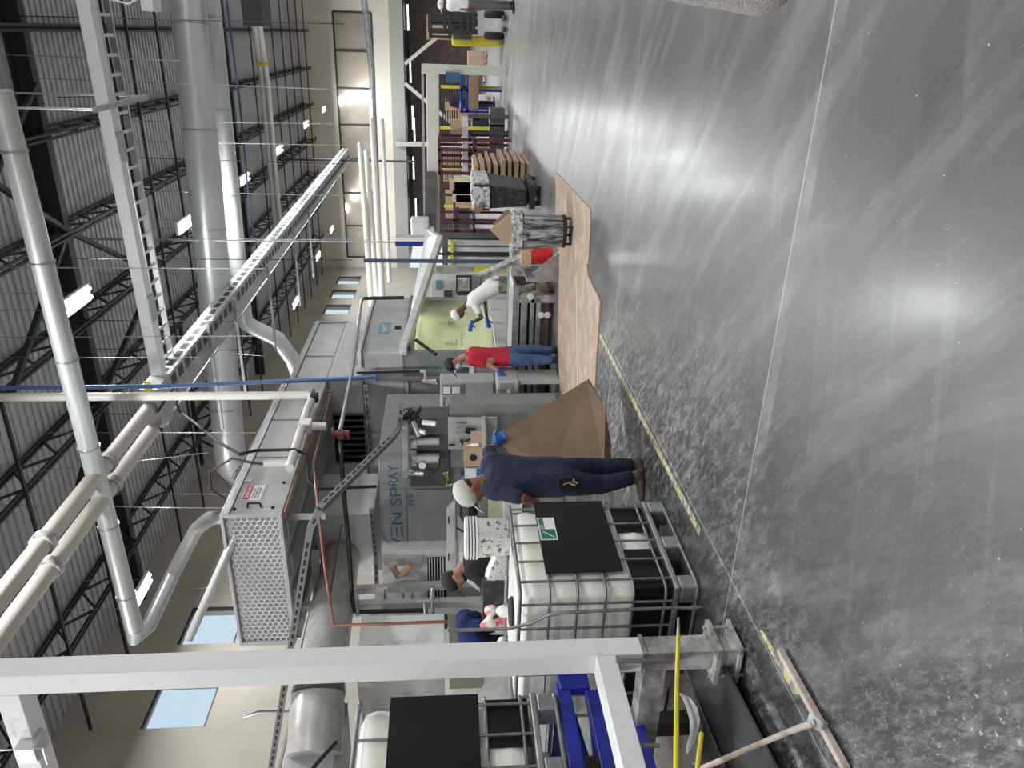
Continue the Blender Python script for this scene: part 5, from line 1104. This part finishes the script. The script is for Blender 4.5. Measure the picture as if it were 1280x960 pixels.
# ---- person at the right border of the hall view, very close to the camera
f = Fig('person in pale grey knit top close by at the right border, mostly out of view', 0, 0, None).setup((.295, 1.5, 0)); r = f.r; n = f.n
bx, by = .295, 1.5
def W3(dx, dy, z): return V((bx+dx, by+dy, z))
make_person(f, W3(.02, .0, 1.60), V((-.3, 1, 0)), up, W3(0, 0, 1.47), [W3(.16, 0, 1.40), W3(-.16, 0, 1.40)], [W3(.20, -.05, 1.12), W3(-.195, -.02, 1.04)], [W3(.2, .1, .92), W3(-.06, .16, .93)],
    W3(0, 0, .92), [W3(.09, 0, .88), W3(-.09, 0, .88)], [W3(.1, .03, .48), W3(-.1, .03, .48)], [W3(.1, 0, .08), W3(-.1, 0, .08)], [W3(.1, .18, .03), W3(-.1, .18, .03)],
    dict(skin='skin2', shirt='grey_knit', trousers='black_cloth', boot='matblack'), [V((0, .3, -.8)), V((.9, .3, 0))], vox=.012, torso_r=.125, belly=.02, curl=.5, sleeve=.98, hnrm=[n, n])
# ================================================================ TABLE CLUTTER BEHIND THE TOTES
T = thing('work_table', 'work table topped with white plaster-splattered slabs', 'table', (-5.0, 5.6, 0))
q = P(628, 700, Y=5.7); q2 = P(628, 770, Y=5.4)
b = MB(); b.box((q2.x-.2, 5.25, .95), (q.x+.1, 6.0, 1.0)); b.build('table_top', 'white_mach', T)
for (x, y) in ((q2.x-.1, 5.3), (q.x, 5.3), (q2.x-.1, 5.9), (q.x, 5.9)): MB().box((x-.03, y-.03, 0), (x+.03, y+.03, .95)).build('leg', 'galv', T)
b = MB(); b.slab([P(620, 697, Y=5.5), P(645, 700, Y=5.5), P(642, 760, Y=5.4), P(614, 752, Y=5.4), P(607, 730, Y=5.45)], (0, 1, 0), .15)
tag(b.build('splattered_slab', 'spatter'), 'white slab splattered with dark stains on the work table before the black shirt', 'slab')
b = MB(); pbox(b, Y=5.2, c1=(604, 750), c2=(640, 775), d=.3)
tag(b.build('grey_case', 'bin_dusty'), 'dark blue-grey case beside the splattered slab', 'case')
b = MB(); b.tube([P(604, 780, Y=4.95), P(614, 768, Y=5.0), P(632, 757, Y=5.05), P(642, 754, Y=5.1)], .016, 8); b.tube([P(650, 775, Y=4.9), P(636, 767, Y=4.95), P(640, 758, Y=5.0)], .016, 8); tag(b.build('white_hose', 'white', smooth=True), 'white bent hoses curling above the pink and white bag', 'hose')
q = P(640, 790, Y=4.8)
T = thing('pink_bag', 'crumpled pink and white plastic bag heaped beside the white post', 'bag', (q.x, 4.85, 0))
b = MB(); random.seed(5)
for k in range(14):
    c = P(608+random.random()*42, 763+random.random()*60, Y=4.8+random.random()*.15); ell(b, c, (V((1, 0, 0)), V((0, 1, 0)), V((0, 0, 1))), (.05+random.random()*.04, .05, .05+random.random()*.04), 8, 6)
fuse(b, 'crumpled_bag', 'pinkbag', T, .02, 3)
MB().box((q.x-.35, 4.75, 0), (q.x+.2, 5.0, P(650, 790, Y=4.8).z)).build('crate', 'redp', T)
b = MB()
for k in range(6): b.tube([P(560+k*3, 752, Y=5), P(561+k*3, 753, Y=5)], .01, 6)
# ================================================================ FAR WORKSHOP
T = thing('lift_truck', 'forklift with black mast and yellow body, seen from the front far away', 'forklift', (P(596, 30, Y=24).x, 24, 0))
Yt = 23.0; k_ = lambda x, y, d=0: P(x, y, Y=Yt+d)
def vp(b, x1, x2, y, w_, d=0, t_=.12):
    a = k_(x2, y, d); c = k_(x1, y, d); b.box((a.x-w_/2, Yt+d, max(0, a.z)), (a.x+w_/2, Yt+d+t_, c.z))
b = MB()
for y in (18.5, 27, 31, 40): vp(b, 536, 597, y, .13 if y in (27, 40) else .08)
for x in (537, 556, 562, 577, 585, 592): a = k_(x, 18); c = k_(x, 40); b.box((a.x, Yt-.02, a.z-.05), (c.x, Yt+.1, a.z+.05))
b.build('mast', 'steel_dark', T)
b = MB(); vp(b, 562, 596, 16, .35, .05); vp(b, 566, 590, 30, .8, .2); b.build('carriage', 'grey_dark', T)
b = MB(); a = k_(597, 58, 1); c = k_(565, 44, .3); b.box((a.x, Yt+.4, .1), (c.x, Yt+2.2, c.z)); b.build('counterweight', 'yellow', T, bevel=.05)
b = MB(); a = k_(545, 48, .3); 
for y in (20, 46): vp(b, 538, 566, y, .06, 1.2)
a = k_(538, 46, 1.2); c = k_(538, 20, 1.2); b.box((a.x, Yt+1.1, a.z-.04), (c.x, Yt+2.2, a.z+.04)); b.build('overhead_guard', 'steel_dark', T)
for y in (17, 44): a = k_(592, y, .2); MB().lathe([(.25, -.1), (.28, -.05), (.28, .05), (.25, .1)], (a.x, Yt+.5, .28), 16, axis=(1, 0, 0)).build('wheel', 'matblack', T, True)
for y in (22, 36): a = k_(596, y); MB().box((a.x-.06, Yt-1.0, .06), (a.x+.06, Yt, .11)).build('fork', 'steel_dark', T)
b = MB(); a = P(533, 17, Y=27); c = P(566, 50, Y=27); T = thing('wooden_frame', 'pale wooden frame standing behind the forklift', 'frame', (a.x, 27, 0)); 
for q in ((533, 17, 536, 50), (533, 17, 566, 19), (533, 48, 566, 50)): pbox(b, Y=27, c1=q[:2], c2=q[2:], d=.1)
pbox(b, Y=27.05, c1=(540, 28), c2=(560, 48), d=.05); pbox(b, Y=27, c1=(566, 22), c2=(597, 26), d=.08); pbox(b, Y=27, c1=(566, 42), c2=(597, 46), d=.08); b.build('boards', 'card_light', T)
# worker far away by the forklift
bs = P(597, 6, Y=20); f = Fig('person in white helmet and pale grey coat, far off beside the forklift', 0, 0, None).setup((bs.x, bs.y, 0)); J = f.J; r = f.r; n = f.n
make_person(f, J(554, 6, 0), (-r), up, J(559, 5, 0), [J(563, 0, .1), J(563, 9, -.1)], [J(574, -2, .1), J(574, 11, -.12)], [J(584, 0, .2), J(583, 13, -.2)], J(582, 5, 0), [J(584, 3, .08), J(584, 8, -.08)], [J(594, 3, .08), J(594, 8, -.08)], [gz_(J(600, 3, .08), .08), gz_(J(600, 8, -.08), .08)], [gz_(J(600, 6, .08), .03), gz_(J(600, 12, -.08), .03)],
    dict(skin='skin3', shirt='white_mach', trousers='grey_dark', boot='matblack'), [-up, -up], vox=.025, cap=('white_mach', 'white_mach'), torso_r=.14, hair=False, sleeve=.95)
# jib crane
T = thing('jib_crane', 'cream jib crane with a long level arm and slim hoist motor', 'jib crane', (P(598, 86, Y=22).x, 22, 0))
a = P(532, 86, Y=22); MB().box((a.x-.12, 21.9, 0), (a.x+.12, 22.14, a.z+.1)).build('column', 'putty', T, bevel=.02)
c = P(538, 300, Y=15.0); a2 = P(536, 86, Y=22)
MB().beam(a2+V((0, 0, -.1)), P(538, 295, Y=22.4)+V((0, 0, -.1)), .2, .34).build('arm', 'putty', T, bevel=.02)
b = MB(); b.beam(P(528, 86, Y=22), P(531, 295, Y=22.4), .06, .06); b.build('rail', 'galv', T)
MB().beam(P(538, 215, Y=22.1), P(538, 300, Y=22.1), .24, .3).build('dark_arm_end', 'grey_dark', T)
b = MB(); b.obox(P(525, 283, Y=21.5), (.5, .4, .5)); b.obox(P(532, 290, Y=21.5), (.3, .3, .5)); b.build('hoist', 'white_mach', T, bevel=.05)
b = MB(); a = P(557, 95, Y=21.9); b.box((a.x-.15, 21.75, a.z-.35), (a.x+.1, 21.9, a.z)); b.build('control_box', 'ink', T)
# diagonal braces in the bay
for k, (x1, y1, x2, y2, lab) in enumerate(((506, 80, 547, 46, 'right'), (506, 104, 572, 160, 'left'))):
    tag(MB().beam(P(x1, y1, Y=49.5), P(x2, y2, Y=49.5), .25, .2).build('raking_brace', 'putty'), 'pale sloping brace under the mezzanine edge, the %s one' % lab, 'brace')
tag(MB().beam(P(495, 180, Y=49.7), P(590, 181, Y=49.7), .28, .2).build('bay_post', 'putty'), 'pale upright post under the mezzanine above the maroon racks', 'post')
tag(MB().beam((P(520, 202, Y=40).x, 40, ZR-.7), P(520, 202, Y=40), .10, .10).build('hanging_bar', 'grey_dark'), 'dark bar hanging down before the office windows', 'bar')
# grey conduit running down the office front
tag(MB().tube([P(455, 0, Y=42), P(465, 90, Y=42), P(468, 210, Y=42)], .16, 10).build('office_conduit', 'galv', smooth=True), 'thick grey conduit running along the office windows', 'conduit')
# racks
def rack(Yd, x1, x2, ys, m_, label, bars=(), depth=.6, th=.07, shelfm=None):
    T = thing('storage_rack', label, 'rack', (P(x2, sum(ys)/len(ys), Y=Yd).x, Yd, 0))
    for y in ys:
        a = P(x2, y, Y=Yd); b = MB()
        b.box((a.x-th/2, Yd, 0), (a.x+th/2, Yd+th, P(x1, y, Y=Yd).z)); b.box((a.x-th/2, Yd+depth, 0), (a.x+th/2, Yd+depth+th, P(x1, y, Y=Yd).z)); b.box((a.x-th/2, Yd, 1.0), (a.x+th/2, Yd+depth, 1.05)); b.build('upright', m_, T)
    for x in bars: a = P(x, ys[0], Y=Yd); c = P(x, ys[-1], Y=Yd); MB().box((c.x, Yd, a.z-th/2), (a.x, Yd+depth, a.z+th/2)).build('shelf', shelfm or m_, T)
    return T
rack(20, 548, 596, (175, 188, 202, 217), 'maroon', 'maroon steel rack of upright bays with boxes far down the hall', (549, 594), 1.0)
rack(24, 575, 597, (88, 113, 140), 'blue', 'blue and white framed bench rack beside the jib column', (577, 585), 1.2)
rack(16.5, 550, 640, (245, 276, 290), 'maroon', 'dark red framed rack partly hidden behind the black cart', (568, 572), .8, .05)
b = MB(); pbox(b, Y=23.9, c1=(586, 86), c2=(598, 136), d=.6); tag(b.build('panel_stack', 'card'), 'long brown panels stacked low on the blue bench rack', 'panels')
b = MB(); pbox(b, Y=28, c1=(556, 128), c2=(599, 150), d=.5); tag(b.build('carton_stack', 'card_light'), 'pale brown cartons stacked beyond the blue rack', 'cartons')
for k, (x1, y, x2) in enumerate(((551, 109, 576), (550, 160, 573), (551, 210, 575), (555, 258, 570))):
    T = thing('comb_rack', 'yellow-topped upright comb rack with thin bars, %s from the forklift' % ordn[k], 'rack', (P(x2, y, Y=25).x, 25, 0), 'yellow comb racks'); b = MB()
    a = P(x2, y, Y=25); c = P(x1, y, Y=25); b.box((a.x-.045, 25, 0), (a.x+.045, 25.1, c.z)); b.build('yellow_upright', 'yellow', T)
    b = MB()
    for i in range(7): z = a.z + (c.z-a.z)*(i+.6)/8; b.box((a.x-.45, 25.1, z-.02), (a.x+.5, 25.16, z+.02))
    b.build('thin_bars', 'card_light' if k > 1 else 'steel_dark', T)
T = thing('white_bench', 'long low white and steel bench line far down the hall', 'bench', (P(598, 180, Y=19).x, 21, 0))
b = MB(); a = P(576, 140, Y=23); c = P(574, 240, Y=19); b.box((c.x, 20.8, a.z-.15), (a.x, 21.8, a.z)); b.build('top', 'white_mach', T)
b = MB()
for y in (145, 165, 190, 215, 238): q = P(590, y, Y=21); b.box((q.x-.05, 20.9, 0), (q.x+.05, 21.0, a.z-.15)); b.box((q.x-.25, 20.95, .1), (q.x+.2, 21.4, .5))
b.build('legs', 'grey_dark', T)
b = MB(); q = P(572, 155, Y=21); b.box((q.x-.25, 20.9, a.z), (q.x+.1, 21.3, a.z+.3)); b.build('yellow_box', 'card_light', T)
for k, (y, x) in enumerate(((232, 582), (236, 576), (246, 580), (252, 584))):
    b = MB(); q = P(640, y, Y=15.8); b.box((q.x-.14, 15.9, 0), (q.x+.1, 16.3, P(x-14, y, Y=15.9).z)); tag(b.build('tall_board', 'card_light' if k % 2 else 'curtain'), 'tall pale board standing on end behind the black cart, %s from the right' % ordn[k], 'board', 'tall boards on end behind the black cart')
b = MB(); q = P(560, 125, Y=27); 
bs = P(590, 126, Y=27); f = Fig('person in dark clothes bending at the cartons far down the hall', 0, 0, None).setup((bs.x, bs.y, 0)); J = f.J; r = f.r; n = f.n
make_person(f, J(560, 124, 0), (r), up, J(563, 126, 0), [J(565, 124, .1), J(565, 130, -.1)], [J(572, 123, .1), J(572, 129, -.12)], [J(576, 120, .2), J(576, 124, -.2)], J(576, 130, 0), [J(578, 128, .08), J(578, 132, -.08)], [J(586, 128, .08), J(586, 132, -.08)], [gz_(J(592, 128, .08), .08), gz_(J(592, 132, -.08), .08)], [gz_(J(592, 126, .08), .03), gz_(J(592, 130, -.08), .03)],
    dict(skin='skin3', shirt='black_cloth', trousers='black_cloth', boot='matblack'), [-up, -up], vox=.03, torso_r=.14, hair=False, sleeve=.95)
# floor items in the aisle
tag(MB().box(P(601, 82, Z=0)+V((0, 0, 0)), P(601, 118, Z=0)+V((0, 1.2, .3))).build('flat_carton', 'card_light'), 'low flat brown carton lying far down the aisle', 'carton')
b = MB(); a = P(618, 120, Z=0); c = P(617, 200, Z=0); b.box((c.x, c.y, 0), (a.x, c.y+.12, .05)); tag(b.build('floor_bar', 'matblack'), 'long thin black bar lying on the floor of the far aisle', 'bar')
# crane blue hook unit, white clamps near hatch
T = thing('blue_hoist', 'blue and white hoist trolley hanging beside the jib arm end', 'hoist', P(540, 302, Y=19))
q = P(494, 304, Y=19); MB().tube([(q.x, 19.1, q.z), (q.x, 19.1, ZR)], .02, 6).build('hanging_rod', 'galv', T)
b = MB(); pbox(b, Y=19, c1=(494, 303), c2=(531, 308), d=.3); b.build('blue_beam', 'blue', T); b = MB(); pbox(b, Y=19, c1=(494, 297), c2=(531, 302), d=.3); b.build('white_beam', 'white_mach', T)
T = thing('dark_machine', 'dark machine frame with white uprights behind the raised hatch', 'machine', (P(640, 315, Y=17).x, 17, 0))
b = MB(); a = P(575, 335, Y=17.6); c = P(575, 300, Y=17.6); b.box((a.x, 17.6, 0), (c.x, 18.8, P(553, 320, Y=17.6).z)); b.build('body', 'grey_dark', T)
b = MB()
for y in (304, 312, 324, 331): q = P(600, y, Y=17.4); b.box((q.x-.05, 17.4, 0), (q.x+.05, 17.5, P(560, y, Y=17.4).z))
b.build('uprights', 'white_mach', T)
b = MB(); pbox(b, Y=17.3, c1=(563, 301), c2=(567, 335), d=.2); b.build('yellow_bar', 'yellow', T)
# rooftop unit at the top border
T = thing('duct_fixture', 'small white open bracket box hung beside the thickest duct', 'bracket', P(170, 10, Y=14)); b = MB()
pbox(b, Y=14, c1=(172, -20), c2=(192, 14), d=.4); b.build('box', 'white_steel', T); MB().tube([P(120, -5, Y=14), P(160, 5, Y=14), P(170, 0, Y=14)], .015, 6).build('cable', 'white', T)
tag(MB().box(P(300, -8, Y=20), P(333, 33, Y=20.3)+V((0, .6, 0))).build('ceiling_unit', 'steel_dark'), 'black boxy heater unit under the roof at the right border', 'heater')

# low stock along the foot of the far bay
lows = [(598, 64, 585, 82, 33, 'card_light', 'carton'), (599, 92, 588, 118, 34, 'grey_dark', 'dark crate'), (599, 122, 590, 142, 30, 'white_mach', 'white crate'), (600, 147, 590, 170, 28, 'steel_dark', 'black crate'), (601, 178, 592, 200, 27, 'card', 'brown crate'), (596, 0, 575, 12, 36, 'maroon', 'dark red crate')]
for k, (x2, y1, x1, y2, Yd, m_, wd) in enumerate(lows):
    T = thing('stock_crate', 'low %s on a pallet far down the hall, %s from the right' % (wd, ordn[(k+1) % 6]), 'crate', (P(x2, y1, Y=Yd).x, Yd, 0), 'low stock far down the hall')
    a = P(x1, y1, Y=Yd); c = P(x1, y2, Y=Yd)
    MB().box((c.x, Yd, .14), (a.x, Yd+.9, a.z)).build('load', m_, T, bevel=.02)
    b = MB(); b.box((c.x, Yd, .10), (a.x, Yd+.9, .14))
    for q in range(3): xx = c.x+(a.x-c.x-.1)*q/2; b.box((xx, Yd, 0), (xx+.1, Yd+.9, .10))
    b.build('pallet', 'wood', T)
